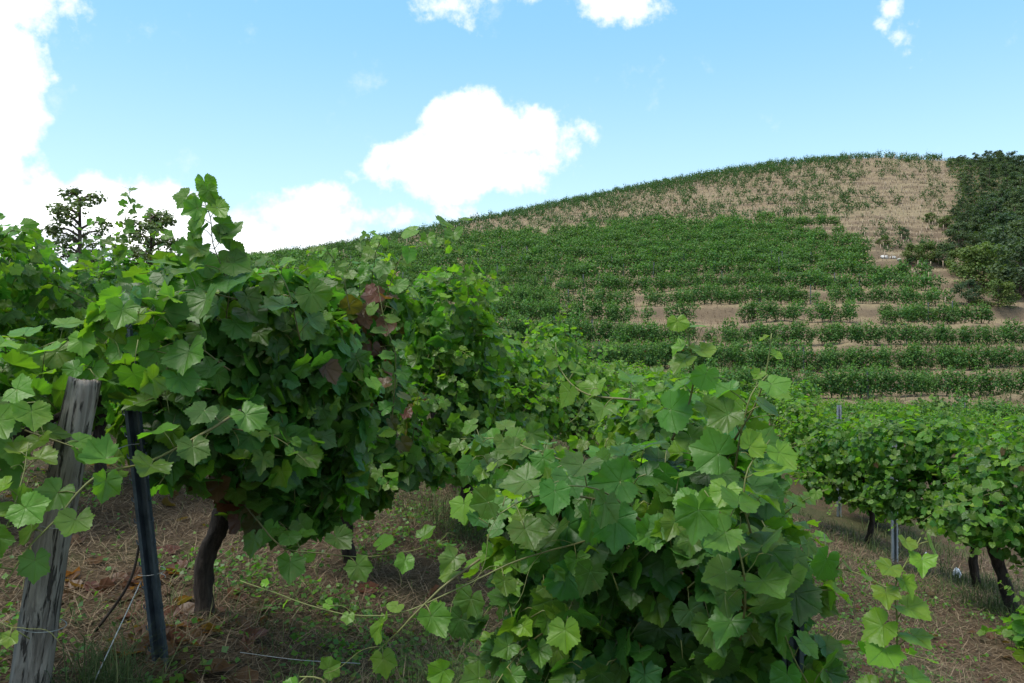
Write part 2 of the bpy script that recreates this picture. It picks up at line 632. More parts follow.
def terrace_w(x, y, h):
    d = np.hypot(x, y)
    px = 512 + F * x / np.maximum(y, 1)
    w = sstep(d, 36, 43) * (y > 0) * (1 - sstep(h, 14, 22) * 0.75) * (1 - sstep(d, 190, 215))
    w = w * (1 - sstep(px, 1000, 1060) * sstep(h, 2, 5))
    w = w * (0.45 + 0.55 * sstep(px, 480, 700))
    return w


def ground_z(x, y):
    x, y = np.atleast_1d(np.asarray(x, float)), np.atleast_1d(np.asarray(y, float))
    h = base_h(x, y)
    q = h / STEP + 0.8 * (vnoise(np.stack([x * 0.035, y * 0.035, x * 0], -1).reshape(-1, 3), 5).reshape(x.shape) - 0.5)
    k = np.floor(q)
    f = q - k
    g = np.where(f < 0.58, 0.22 * f / 0.58, 0.22 + 0.78 * sstep(f, 0.58, 1.0))
    z = h + terrace_w(x, y, h) * (k + g - q) * STEP
    d = np.hypot(x, y)
    p = np.stack([x, y, x * 0], -1).reshape(-1, 3)
    z = z + ((fbm(p * 1.3, 11) - 0.5) * 0.14 + (fbm(p * 6, 12, 3) - 0.5) * 0.035 * (d.ravel() < 25)).reshape(x.shape)
    z = z + ((fbm(p * 0.35, 13, 4) - 0.5) * 0.8).reshape(x.shape) * sstep(d, 40, 60)
    return z


def gz(x, y):
    return float(ground_z([x], [y])[0])


def ground_at(px, py, d0=20, d1=215):
    """where the ray through a pixel meets the terrain"""
    d = np.arange(d0, d1, 0.25)
    x = (px - 512) / F * d
    z = (341.5 - py) / F * d
    hit = np.nonzero(ground_z(x, d) >= z)[0]
    k = hit[0] if len(hit) else len(d) - 1
    return np.array([x[k], d[k], gz(x[k], d[k])])


def make_terrain():
    az = np.radians(np.r_[np.linspace(-180, -46, 60, endpoint=False), np.linspace(-46, 46, 420, endpoint=False), np.linspace(46, 180, 60, endpoint=False)])
    d = np.r_[np.geomspace(0.25, 42, 260, endpoint=False), np.arange(42, 216, 0.5), np.geomspace(216, 3500, 50)]
    A, D = np.meshgrid(az, d)
    x, y = D * np.sin(A), D * np.cos(A)
    z = ground_z(x, y)
    z = np.where(D > 900, np.minimum(z, -55), z)
    v = np.stack([x, y, z], -1).reshape(-1, 3)
    n, m = len(az), len(d)
    i = np.arange(m - 1)[:, None] * n
    j = np.arange(n)[None, :]
    j2 = (j + 1) % n
    q = np.stack([i + j, i + j2, i + n + j2, i + n + j], -1).reshape(-1, 4)
    mb = MB()
    f = np.vstack([q[:, [0, 1, 2]], q[:, [0, 2, 3]]])
    c = len(v)
    v = np.vstack([v, [[0, 0, gz(0, 0)]]])
    f = np.vstack([f, np.stack([np.full(n, c), (np.arange(n) + 1) % n, np.arange(n)], 1)])
    mb.add(v, f[:, ::-1])
    o = mb.build('ground', [M_GROUND])
    me = o.data
    if me.polygons[1000].normal.z < 0:
        me.flip_normals()
    tag(o, kind='structure')


make_terrain()

# ------------------------------------------------------------------ leaves
def leaf_templates():
    """unit vine leaves: stalk end at the origin, tip towards +Y, upper face +Z"""
    T = {'hi': [], 'mid': [], 'lo': []}
    rg = np.random.default_rng(3)
    for var in range(10):
        lob = [0.66 + 0.05 * rg.standard_normal(), 0.58 + 0.03 * rg.standard_normal(), 0.50 + 0.03 * rg.standard_normal()]
        sin_ = 0.92 + 0.17 * rg.random()
        ang = np.array([-172, -152, -130, -108, -82, -54, -27, 0, 27, 54, 82, 108, 130, 152, 172.0])
        rad = np.array([0.20, 0.42, 0.43, lob[2], 0.48 * sin_, lob[1], 0.54 * sin_, lob[0], 0.54 * sin_, lob[1], 0.48 * sin_, lob[2], 0.43, 0.42, 0.20])
        rad = rad * (1 + 0.05 * rg.standard_normal(15))
        cup, roll, fold = rg.uniform(-0.45, 0.45), rg.uniform(-0.2, 0.75), rg.uniform(-0.15, 0.75)
        ph = rg.uniform(0, 6.28)
        veins = np.array([-108, -54, 0, 54, 108.0])

        def surf(r, a):
            x, y = r * np.sin(a), r * np.cos(a)
            z = -cup * r * r - roll * 0.6 * np.maximum(y, 0) ** 2 + fold * np.abs(x) * 0.5 + 0.085 * r * np.sin(5 * a + ph) * (r > 0.3)
            return np.stack([x, y, z], -1)

        # hi: fine teeth, two rings, veins
        NA = 59
        A = np.linspace(-172, 172, NA)
        A[np.abs(A[:, None] - veins[None]).argmin(0)] = veins
        r = np.interp(A, ang, rad)
        tooth = np.where(np.arange(NA) % 2 == 0, 1.04, 0.965) * (1 + 0.018 * rg.standard_normal(NA))
        tooth[np.isin(A, veins)] = 1.06
        ro = r * tooth
        a = np.radians(A)
        isv = np.isin(A, veins).astype(float)
        inner = surf(r * 0.52, a)
        inner[:, 2] += (1 - isv) * 0.018
        v = np.vstack([[[0, 0, 0]], inner, surf(ro, a)])
        vein = np.r_[1.0, isv, isv * 0.9]
        f = []
        for k in range(NA - 1):
            f += [(0, 2 + k, 1 + k), (1 + k, 2 + k, NA + 2 + k), (1 + k, NA + 2 + k, NA + 1 + k)]
        T['hi'].append((v, np.array(f), vein))
        # mid
        A = np.array([-170, -140, -108, -80, -54, -27, 0, 27, 54, 80, 108, 140, 170.0])
        a = np.radians(A)
        r = np.interp(A, ang, rad)
        v = np.vstack([[[0, 0, 0]], surf(r * 1.02, a)])
        f = [(0, 2 + k, 1 + k) for k in range(12)]
        T['mid'].append((v, np.array(f), np.r_[1.0, np.isin(A, veins) * 0.95]))
        # lo
        v = np.array([[0, -0.15, 0], [0.46, 0.18, 0.10 * fold - cup * 0.2], [0, 0.66, -roll * 0.25], [-0.46, 0.18, 0.10 * fold - cup * 0.2]])
        T['lo'].append((v, np.array([(0, 1, 2), (0, 2, 3)]), np.zeros(4)))
    return T


LT = leaf_templates()


class Leaves:
    def __init__(self):
        self.p, self.n, self.t, self.s, self.c = [], [], [], [], []

    def add(self, p, n, t, s, tone, rnd, dry=0.0):
        """arrays: leaf base, upper normal, tip direction, length, youth, random, dryness"""
        p = np.atleast_2d(p)
        k = len(p)
        n = norm(np.broadcast_to(n, (k, 3)))
        t = np.broadcast_to(t, (k, 3))
        t = norm(t - (t * n).sum(1, keepdims=True) * n)
        self.p.append(p)
        self.n.append(n)
        self.t.append(t)
        self.s.append(np.broadcast_to(np.asarray(s, float), (k,)))
        self.c.append(np.stack([np.broadcast_to(np.asarray(q, float), (k,)) for q in (tone, rnd, dry)], 1))

    def emit(self, mb, lod, rng, m=0, origin=(0, 0, 0)):
        if not self.p:
            return
        p, n, t = np.concatenate(self.p) - np.asarray(origin), np.concatenate(self.n), np.concatenate(self.t)
        s, c = np.concatenate(self.s), np.concatenate(self.c)
        x = np.cross(t, n)
        w = rng.uniform(0.85, 1.12, len(p))
        var = rng.integers(0, 10, len(p))
        for k in range(10):
            i = np.nonzero(var == k)[0]
            if not len(i):
                continue
            tv, tf, vein = LT[lod][k]
            bend = rng.uniform(0.3, 1.6, len(i))
            V = (tv[None, :, 0:1] * (x[i] * w[i, None])[:, None, :] + tv[None, :, 1:2] * t[i][:, None, :]
                 + tv[None, :, 2:3] * (n[i] * bend[:, None])[:, None, :]) * s[i, None, None] + p[i][:, None, :]
            nv = len(tv)
            col = np.empty((len(i), nv, 4))
            col[..., 0] = c[i, 0, None]
            col[..., 1] = vein[None]
            col[..., 2] = c[i, 1, None]
            col[..., 3] = c[i, 2, None]
            Fc = tf[None] + (np.arange(len(i)) * nv)[:, None, None]
            mb.add(V.reshape(-1, 3), Fc.reshape(-1, 3), col.reshape(-1, 4), m)


def blob_leaves(L, rng, blobs, n, size, zmin=-9, tone=0.12, red=None, gap=0.30, gscale=3.2, inner=0.55, face=None):
    """leaves through the outer part of a union of ellipsoids (centre, radii)"""
    c = np.array([b[0] for b in blobs], float)
    r = np.array([b[1] for b in blobs], float)
    w = (r[:, 0] * r[:, 1] + r[:, 1] * r[:, 2] + r[:, 0] * r[:, 2])
    got, tries = 0, 0
    while got < n and tries < 40:
        tries += 1
        k = rng.choice(len(c), size=2 * n, p=w / w.sum())
        u = norm(rng.standard_normal((2 * n, 3)))
        rr = 1.03 - (1.03 - inner) * rng.random(2 * n) ** 1.6
        rr = np.where(rng.random(2 * n) < 0.05, 1.14, rr)
        lump = 0.74 + 0.48 * vnoise(u * 2.3 + c[k] * 3 + 50, 21)
        p = c[k] + u * r[k] * (rr * lump)[:, None]
        q = np.sqrt((((p[:, None] - c[None]) / r[None]) ** 2).sum(2)).min(1)
        ok = (q > inner - 0.12) & (p[:, 2] > zmin) & (vnoise(p * gscale + 7, 31) > gap * (q > 0.75))
        p, u, k, q = p[ok][:n - got], u[ok][:n - got], k[ok][:n - got], q[ok][:n - got]
        m = len(p)
        if not m:
            continue
        o = norm(u / r[k])
        nn = norm(o * 0.8 + UP * 0.42 + rng.standard_normal((m, 3)) * 0.52)
        if face is not None:
            nn = norm(nn + np.asarray(face) * 0.5)
        tip = o * 0.55 - UP * 0.8 + rng.standard_normal((m, 3)) * 0.55
        sz = size[0] + (size[1] - size[0]) * rng.random(m) ** 0.8
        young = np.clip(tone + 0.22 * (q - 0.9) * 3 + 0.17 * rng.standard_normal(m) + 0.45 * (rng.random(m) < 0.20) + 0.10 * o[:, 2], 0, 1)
        dry = np.zeros(m)
        if red:
            for rc, rd, pr in red:
                dry = np.maximum(dry, (np.linalg.norm(p - rc, axis=1) < rd) * (rng.random(m) < pr) * rng.uniform(0.5, 1, m))
        dry = np.maximum(dry, (rng.random(m) < 0.004) * 0.8)
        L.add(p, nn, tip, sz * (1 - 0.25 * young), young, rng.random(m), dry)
        got += m


def petioles(mb, L, rng, origin, r=0.0016, frac=0.6):
    p, n, t, s = np.concatenate(L.p), np.concatenate(L.n), np.concatenate(L.t), np.concatenate(L.s)
    for i in np.nonzero(rng.random(len(p)) < frac)[0]:
        a = p[i] - origin
        d = norm(-t[i] * 0.7 - n[i] * 0.9 + rng.standard_normal(3) * 0.3 + UP * 0.2)
        e = a + d * s[i] * rng.uniform(0.7, 1.1)
        mid = (a + e) / 2 + UP * 0.012
        mb.tube(np.array([a, mid, e]), [r * 0.8, r, r * 1.2], 3, (0.75, 0, 0.5, 0), 1)


def shoot(mb, L, rng, pts, r=(0.0032, 0.0013), gap=0.075, size=(0.12, 0.04), tone=(0.15, 0.7), facing=(0, -0.75, 0.5), origin=(0, 0, 0), skip=0.0, tendril=0.3, dry=0.0, green=(0.3, 1.0)):
    """a cane with its leaves set alternately along it"""
    facing = norm(facing)
    p = np.asarray(pts, float)
    ln = np.linalg.norm(np.diff(p, axis=0), axis=1).sum()
    k = max(6, int(ln / 0.02))
    q = spline(p, k)
    q = q + np.cumsum(rng.standard_normal((k, 3)), 0) * 0.0006
    u = np.linspace(0, 1, k)
    col = np.zeros((k, 4))
    col[:, 0] = green[0] + (green[1] - green[0]) * u
    cc = np.vstack([np.repeat(col, 5, 0), col[:1], col[-1:]])
    mb.tube(q - origin, r[0] + (r[1] - r[0]) * u, 5, cc, 1)
    T = norm(np.gradient(q, axis=0))
    s = gap * 0.5 + ln * skip
    side = 1 if rng.random() < 0.5 else -1
    while s < ln - 0.005:
        f = s / ln
        i = min(k - 1, int(f * (k - 1)))
        t = T[i]
        b = np.cross(t, facing)
        if np.linalg.norm(b) < 0.25:
            b = np.cross(t, UP)
        b = norm(b) * side
        sz = (size[0] + (size[1] - size[0]) * f) * rng.uniform(0.8, 1.15)
        pet = norm(b * 0.8 + t * 0.35 + facing * rng.uniform(-0.1, 0.45) + UP * 0.2 + rng.standard_normal(3) * 0.15)
        e = q[i] + pet * sz * rng.uniform(0.45, 0.75)
        mid = (q[i] + e) / 2 + UP * sz * 0.05
        mb.tube(np.array([q[i], mid, e]) - origin, [r[1] * 1.2, r[1], r[1] * 0.9], 4, (0.8, 0, 0.5, 0), 1)
        nn = norm(facing * 0.8 + UP * 0.35 + b * rng.uniform(-0.2, 0.6) + rng.standard_normal(3) * 0.33)
        tip = pet * 0.6 - UP * 0.75 + rng.standard_normal(3) * 0.25
        yt = tone[0] + (tone[1] - tone[0]) * f
        L.add(e, nn, tip, sz, np.clip(yt + rng.normal(0, 0.08), 0, 1), rng.random(), (rng.random() < dry) * rng.uniform(0.5, 1))
        if rng.random() < tendril:
            a = q[i]
            w = norm(-b * 0.6 + t * 0.9 + facing * 0.2)
            tl = rng.uniform(0.06, 0.14)
            th = np.linspace(0, 1, 10)[:, None]
            crv = a + w * tl * th + UP * (-0.06 * th ** 2) + np.cross(w, facing) * np.sin(th * 7) * 0.012 * th
            mb.tube(crv - origin, 0.0009, 3, (0.9, 0, 0.5, 0), 1)
        side = -side
        s += gap * (1 - 0.35 * f) * rng.uniform(0.8, 1.2)


def trunk_mesh(rng, pts, r0, r1, origin, head=0.0, arms=()):
    mb = MB()
    q = spline(pts, 26)
    u = np.linspace(0, 1, 26)
    R = r0 + (r1 - r0) * u + r0 * 0.5 * np.exp(-u * 14) + head * np.exp(-((u - 1) * 6) ** 2)
    th = np.arange(10) / 10 * 6.283
    nz = fbm(np.stack([np.cos(th)[None] * 1.6 + 0 * u[:, None], np.sin(th)[None] * 1.6 + 0 * u[:, None], u[:, None] * 9 + 0 * th[None]], -1).reshape(-1, 3) + rng.random(3) * 40, 3, 3).reshape(26, 10)
    mb.tube(q - origin, R[:, None] * (0.45 + 1.1 * nz), 10)
    for a in arms:
        k = spline(a, 12)
        mb.tube(k - origin, np.linspace(r1 * 0.75, 0.006, 12) * (0.85 + 0.3 * rng.random(12)), 7)
    return mb


def bunch(center, origin, rng, h=0.14, w=0.045, r=0.008):
    mb = MB()
    ico = [(0, 0, 1), (0.894, 0, 0.447), (0.276, 0.851, 0.447), (-0.724, 0.526, 0.447), (-0.724, -0.526, 0.447), (0.276, -0.851, 0.447),
           (0.724, 0.526, -0.447), (-0.276, 0.851, -0.447), (-0.894, 0, -0.447), (-0.276, -0.851, -0.447), (0.724, -0.526, -0.447), (0, 0, -1)]
    fc = [(0, 1, 2), (0, 2, 3), (0, 3, 4), (0, 4, 5), (0, 5, 1), (1, 6, 2), (2, 7, 3), (3, 8, 4), (4, 9, 5), (5, 10, 1), (6, 7, 2), (7, 8, 3), (8, 9, 4), (9, 10, 5), (10, 6, 1), (11, 7, 6), (11, 8, 7), (11, 9, 8), (11, 10, 9), (11, 6, 10)]
    for _ in range(70):
        z = rng.random()
        a = rng.random() * 6.28
        rr = w * math.sin(math.pi * min(1, 0.25 + z * 0.75)) * math.sqrt(rng.random())
        c = np.asarray(center) - origin + np.array([rr * math.cos(a), rr * math.sin(a), -h * (1 - z)])
        mb.add(np.array(ico) * r + c, fc)
    return mb


VINES = []


def vine(label, base, blobs, n, size, lod='hi', seed=0, trunk=True, lean=(0, 0), head_z=0.62, group='grapevines of the near rows', shoots=(), auto=8, tone=0.12, red=None, pet=0.5,
         gap=0.30, zmin=None, bunches=(), r0=0.042, hidden_trunk=False, auto_len=(0.25, 0.6), face=None, tip_tone=0.6):
    rng = np.random.default_rng(seed + 100)
    base = np.array([base[0], base[1], gz(base[0], base[1])])
    root = empty('grapevine', base, label, 'grapevine', group)
    head = base + np.array([lean[0], lean[1], head_z])
    if trunk:
        mid = base + (head - base) * 0.45 + np.array([rng.uniform(-0.09, 0.09), rng.uniform(-0.06, 0.06), 0])
        arms = []
        for k in range(4):
            b = blobs[k % len(blobs)]
            e = np.asarray(b[0]) + norm(rng.standard_normal(3)) * np.asarray(b[1]) * 0.4
            arms.append([head - [0, 0, 0.03], (head + e) / 2 + [0, 0, 0.04], e])
        trunk_mesh(rng, [base - [0, 0, 0.08], mid, head], r0, r0 * 0.8, base, r0 * 0.5, arms).build('trunk', [M_BARK], root)
    mb, L = MB(), Leaves()
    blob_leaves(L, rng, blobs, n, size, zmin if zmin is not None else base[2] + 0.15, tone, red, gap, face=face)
    if pet:
        petioles(mb, L, rng, base, frac=pet)
    # shoots that stand out of the canopy by themselves
    c = np.array([b[0] for b in blobs], float)
    r = np.array([b[1] for b in blobs], float)
    for _ in range(int(auto * 1.9)):
        k = rng.integers(len(c))
        u = norm([rng.normal(), rng.normal(), abs(rng.normal()) + 0.4])
        p0 = c[k] + u * r[k] * 0.75
        ln = rng.uniform(*auto_len)
        out = norm([u[0], u[1], 0])
        d = norm(UP * rng.uniform(0.35, 1.2) + out * rng.uniform(0.1, 0.9) + rng.standard_normal(3) * 0.25)
        if rng.random() < 0.38:
            p0 = c[k] + norm([u[0], u[1], -0.1]) * r[k] * 0.85
            d = norm(out + UP * rng.uniform(-0.7, 0.2) + rng.standard_normal(3) * 0.2)
        p1 = p0 + d * ln * 0.55
        p2 = p1 + norm(d + out * 0.5 - UP * rng.uniform(0.1, 1.0)) * ln * 0.45
        shoot(mb, L, rng, [p0, p1, p2], (0.003, 0.0012), 0.05, (size[1] * 0.8, size[0] * 0.5), (tone + 0.1, tip_tone), norm(out * 0.8 + UP * 0.5), base, tendril=0.2)
    L.emit(mb, lod, rng, 0, base)
    mb.build('foliage', [M_LEAF, M_CANE], root)
    for kw in shoots:
        kw = dict(kw)
        mb, L = MB(), Leaves()
        nm = kw.pop('name', 'shoot')
        lb = kw.pop('label', None)
        shoot(mb, L, np.random.default_rng(kw.pop('seed', 1)), origin=base, **kw)
        L.emit(mb, lod, rng, 0, base)
        o = mb.build(nm, [M_LEAF, M_CANE], root)
        if lb:
            o['label'] = lb
    for bc, mat, sc_ in bunches:
        bunch(bc, base, rng, 0.15 * sc_, 0.04 * sc_, 0.009).build('grape_bunch', [mat], root)
    VINES.append(root)
    return root


# ================================================================== the near vines
def B(px, py, d, rx, ry, rz):
    return (P(px, py, d), (rx, ry, rz))


# ---- vine at the left edge, its shoots over the wooden post
vine('grapevine at the left edge, its pale shoots trailing over the wooden post', (-1.85, 2.15),
     [B(0, 385, 2.6, 0.22, 0.16, 0.13), B(-60, 420, 2.3, 0.3, 0.25, 0.25), B(130, 372, 2.6, 0.16, 0.15, 0.10), B(-130, 480, 2.1, 0.25, 0.25, 0.3), B(140, 318, 2.6, 0.15, 0.08, 0.10)],
     330, (0.08, 0.115), 'hi', 1, head_z=0.5, auto=4, tone=0.28, pet=0.7, gap=0.25, auto_len=(0.2, 0.35),
     shoots=[
         dict(pts=[P(-80, 470, 2.2), P(-30, 430, 2.15), P(15, 405, 2.15), P(42, 400, 2.15)], size=(0.13, 0.07), tone=(0.25, 0.6), gap=0.07, seed=4),
         dict(pts=[P(-60, 400, 2.3), P(0, 365, 2.5), P(60, 340, 2.6), P(120, 325, 2.6), P(165, 340, 2.6)], size=(0.12, 0.08), tone=(0.3, 0.65), gap=0.07, seed=5),
         dict(pts=[P(240, 410, 2.6), P(205, 432, 2.45), P(150, 462, 2.35), P(95, 478, 2.2), P(55, 520, 2.1), P(30, 545, 2.05), P(5, 585, 2.0)], size=(0.125, 0.09), tone=(0.15, 0.45), gap=0.085, seed=6, r=(0.005, 0.002)),
         dict(pts=[P(-60, 600, 2.0), P(-15, 560, 1.98), P(10, 520, 2.0), P(25, 475, 2.05), P(30, 440, 2.1)], size=(0.13, 0.06), tone=(0.2, 0.75), gap=0.08, seed=7),
         dict(pts=[P(-50, 545, 2.05), P(0, 530, 2.0), P(35, 520, 2.0)], size=(0.12, 0.07), tone=(0.3, 0.6), gap=0.07, seed=8),
         dict(pts=[P(-40, 610, 1.9), P(5, 625, 1.9), P(30, 640, 1.92)], size=(0.07, 0.03), tone=(0.5, 0.9), gap=0.09, seed=9, tendril=0.8),
     ])

# ---- the big vine beside the metal post
vine('large dark green grapevine right of the metal post, one tall shoot on top', (P(205, 625, 3.35)[0], 3.35),
     [B(250, 350, 3.2, 0.36, 0.34, 0.36), B(185, 330, 3.1, 0.28, 0.28, 0.26), B(250, 450, 3.15, 0.36, 0.30, 0.28), B(310, 400, 3.3, 0.26, 0.3, 0.40), B(180, 420, 2.95, 0.22, 0.2, 0.22), B(270, 510, 3.2, 0.20, 0.2, 0.13), B(305, 500, 3.3, 0.20, 0.2, 0.17)],
     1650, (0.062, 0.12), 'hi', 2, lean=(0.14, 0.0), head_z=0.55, auto=7, tone=0.10, gap=0.42, r0=0.044, zmin=-0.98, auto_len=(0.2, 0.4),
     red=[(P(215, 515, 3.0), 0.16, 0.5), (P(160, 510, 3.0), 0.1, 0.6)],
     shoots=[
         dict(label='tall upright shoot standing against the sky', pts=[P(225, 330, 2.85), P(228, 285, 2.8), P(214, 245, 2.78), P(210, 215, 2.78), P(197, 186, 2.8)], size=(0.125, 0.065), tone=(0.15, 0.55), gap=0.026, facing=(0.1, -1, 0.1), seed=11),
         dict(pts=[P(300, 340, 2.9), P(288, 290, 2.85), P(272, 262, 2.85), P(262, 250, 2.85)], size=(0.13, 0.06), tone=(0.2, 0.5), gap=0.06, seed=12),
         dict(pts=[P(240, 300, 2.8), P(190, 290, 2.7), P(160, 300, 2.65), P(140, 320, 2.6)], size=(0.13, 0.07), tone=(0.15, 0.5), gap=0.07, seed=13),
         dict(pts=[P(230, 370, 2.75), P(190, 345, 2.65), P(165, 375, 2.6), P(170, 415, 2.6)], size=(0.15, 0.1), tone=(0.1, 0.4), gap=0.08, seed=14),
         dict(label='long low shoot reaching right along the ground', pts=[P(245, 505, 3.0), P(280, 545, 2.85), P(320, 553, 2.8), P(365, 556, 2.8), P(410, 550, 2.85), P(446, 540, 2.9)], size=(0.105, 0.07), tone=(0.1, 0.35), gap=0.10, seed=15),
     ],
     bunches=[(P(258, 512, 3.1), M_GGRAPE, 0.9)])

# ---- left row, going back
vine('grapevine with red and brown leaves behind the big vine of the metal post', (-0.92, 4.6),
     [B(345, 370, 4.4, 0.30, 0.36, 0.38), B(365, 310, 4.5, 0.30, 0.36, 0.24), B(350, 450, 4.4, 0.34, 0.34, 0.32), B(395, 465, 4.5, 0.28, 0.3, 0.20)],
     1250, (0.070, 0.120), 'hi', 3, auto=9, tone=0.12, gap=0.30, zmin=-1.0,
     red=[(P(385, 320, 4.2), 0.26, 0.4), (P(400, 400, 4.2), 0.25, 0.22)],
     shoots=[dict(pts=[P(375, 330, 4.1), P(388, 290, 4.0), P(400, 258, 4.0), P(412, 240, 4.0), P(440, 232, 4.0), P(474, 229, 4.0)], size=(0.11, 0.085), tone=(0.2, 0.55), gap=0.10, seed=21, dry=0.3, label='arching shoot with a few reddened leaves'),
             dict(pts=[P(350, 310, 4.0), P(345, 280, 4.0), P(352, 262, 4.0)], size=(0.1, 0.05), tone=(0.2, 0.6), gap=0.07, seed=22),
             dict(pts=[P(392, 420, 3.95), P(396, 360, 3.9), P(385, 320, 3.9), P(378, 285, 3.95)], size=(0.09, 0.06), tone=(0.1, 0.4), gap=0.08, seed=23, dry=0.55)])
vine('rounded light green grapevine beside the one with red leaves', (-0.40, 5.9),
     [B(445, 330, 5.6, 0.36, 0.4, 0.42), B(440, 420, 5.5, 0.38, 0.4, 0.36), B(470, 380, 5.7, 0.3, 0.4, 0.4), B(480, 440, 5.7, 0.36, 0.4, 0.28)],
     1350, (0.065, 0.11), 'hi', 4, auto=10, tone=0.20, gap=0.28, pet=0.3, zmin=-1.05, red=[(P(400, 410, 5.2), 0.2, 0.25)])

ROW = np.array([0.25, 1.0])


def row_vines(x0, y0, ys, lod_at, seed, words, h=(1.45, 1.7), group='grapevines of the near rows', lo_n=1150, tone=0.20, special={}, autol=(0.3, 0.65)):
    """vines along one row; copies of none: each gets its own crown"""
    k = 0
    for y, label in zip(ys, words):
        rng = np.random.default_rng(seed * 50 + k)
        k += 1
        x = x0 + (y - y0) * ROW[0] + rng.uniform(-0.1, 0.1)
        z = gz(x, y)
        hh = rng.uniform(*h)
        lod = 'hi' if y < 6.5 else 'mid' if y < 22 else 'lo'
        bl = []
        for j in range(4):
            bl.append((np.array([x + rng.uniform(-0.25, 0.25), y + rng.uniform(-0.35, 0.35), z + hh * (0.40 + 0.15 * j) + rng.uniform(-0.05, 0.05)]),
                       (rng.uniform(0.34, 0.48), rng.uniform(0.4, 0.55), rng.uniform(0.26, 0.36))))
        n = lo_n if y < 14 else int(lo_n * 0.75)
        vine(label, (x, y), bl, n, (0.062, 0.11) if y < 14 else (0.085, 0.14), lod, seed * 50 + k, auto=8 if y < 14 else 6, tone=tone, pet=0.3 if y < 8 else 0.0, gap=0.27, group=group, auto_len=autol, tip_tone=0.6, shoots=special.get(k - 1, ()))


ordn = ['first', 'second', 'third', 'fourth', 'fifth', 'sixth', 'seventh', 'eighth', 'ninth', 'tenth', 'eleventh', 'twelfth', 'thirteenth', 'fourteenth', 'fifteenth', 'sixteenth', 'seventeenth', 'eighteenth']
ys = [7.4, 9.0, 10.6, 12.3, 14.0, 16.0, 18.2, 20.6, 23.2, 26, 29, 32.2, 35.6, 39]
row_vines(-0.40, 5.9, ys, 0, 5, [f'{ordn[i]} grapevine of the left row behind the rounded light green vine' for i in range(len(ys))], h=(1.35, 1.55), tone=0.28)
# row behind the left row, seen over it at the left edge
ys = [4.4, 5.6, 6.8, 8.1, 9.5, 11.0, 12.6, 14.4, 16.5, 19, 22, 25.5, 29.5, 34, 38]
row_vines(-2.75, 6.0, ys, 0, 6, [f'grapevine behind the wooden and metal posts, {ordn[i]} of the row second from left' for i in range(len(ys))], h=(1.4, 1.62), special={1: [dict(pts=[P(122, 300, 5.3), P(114, 255, 5.3), P(126, 218, 5.3), P(131, 186, 5.3)], size=(0.11, 0.05), tone=(0.2, 0.5), gap=0.045, facing=(0, -1, 0.1), seed=31, label='tall thin shoot against the white cloud'), dict(pts=[P(190, 290, 5.3), P(172, 255, 5.3), P(152, 222, 5.3), P(140, 199, 5.3)], size=(0.10, 0.04), tone=(0.2, 0.5), gap=0.07, seed=32), dict(pts=[P(75, 290, 5.3), P(82, 245, 5.3), P(100, 215, 5.3)], size=(0.10, 0.05), tone=(0.2, 0.5), gap=0.06, seed=33)]}, autol=(0.2, 0.45))
ys = [7.5, 9.0, 10.6, 12.4, 14.5, 17.0, 20.0, 23.5, 27.5, 32, 37]
row_vines(-4.55, 8.0, ys, 0, 7, [f'grapevine below the two dark trees, {ordn[i]} of the far left row' for i in range(len(ys))], h=(1.6, 1.85))
# the row of the foreground vine, behind it
ys = [4.6, 6.3, 8.2, 10.2, 12.4, 15, 18, 21.5, 25.5, 30, 34.5]
row_vines(0.62, 2.6, ys, 0, 8, [f'{ordn[i]} grapevine hidden behind the foreground vine, same row' for i in range(len(ys))], h=(1.3, 1.5), tone=0.18)
# right row
ys = [13.2, 14.9, 16.8, 18.9, 21.2, 24, 27.2, 31, 35, 39, 43]
row_vines(5.25, 10.5, ys, 0, 9, [f'{ordn[i]} grapevine behind the thin pale post of the right row' for i in range(len(ys))], h=(0.95, 1.8), tone=0.2)
ys = [22, 24.5, 27.5, 31, 35, 39, 43]
row_vines(6.3, 2.6, ys, 0, 10, [f'{ordn[i]} grapevine of the farthest right row, above the right row' for i in range(len(ys))], h=(1.4, 1.6), tone=0.28)
for q, (x0, nm) in enumerate(((9.4, 'second'), (12.4, 'third'), (15.4, 'fourth'))):
    ys = list(np.arange(24 + 3 * q, 45.5, 1.6))
    row_vines(x0, 2.6, ys, 0, 17 + q, [f'{ordn[i]} grapevine of the {nm} row beyond the right row, below the terraces' for i in range(len(ys))], h=(0.85, 1.7), tone=0.26)
for x0, sd, nm in ((-6.6, 14, 'outer left'), (-8.8, 15, 'outermost left')):
    ys = [20, 23.5, 27.5, 32, 36.5, 40]
    row_vines(x0, 8.0, ys, 0, sd, [f'{ordn[i]} grapevine in the {nm} row below the hill' for i in range(len(ys))], h=(1.5, 1.7), tone=0.2)
ys = [16, 19, 22.5, 26.5, 31, 35.5]
row_vines(2.85, 2.6, ys, 0, 16, [f'{ordn[i]} grapevine of the row between foreground vine and right row' for i in range(len(ys))], h=(1.4, 1.6), tone=0.28)

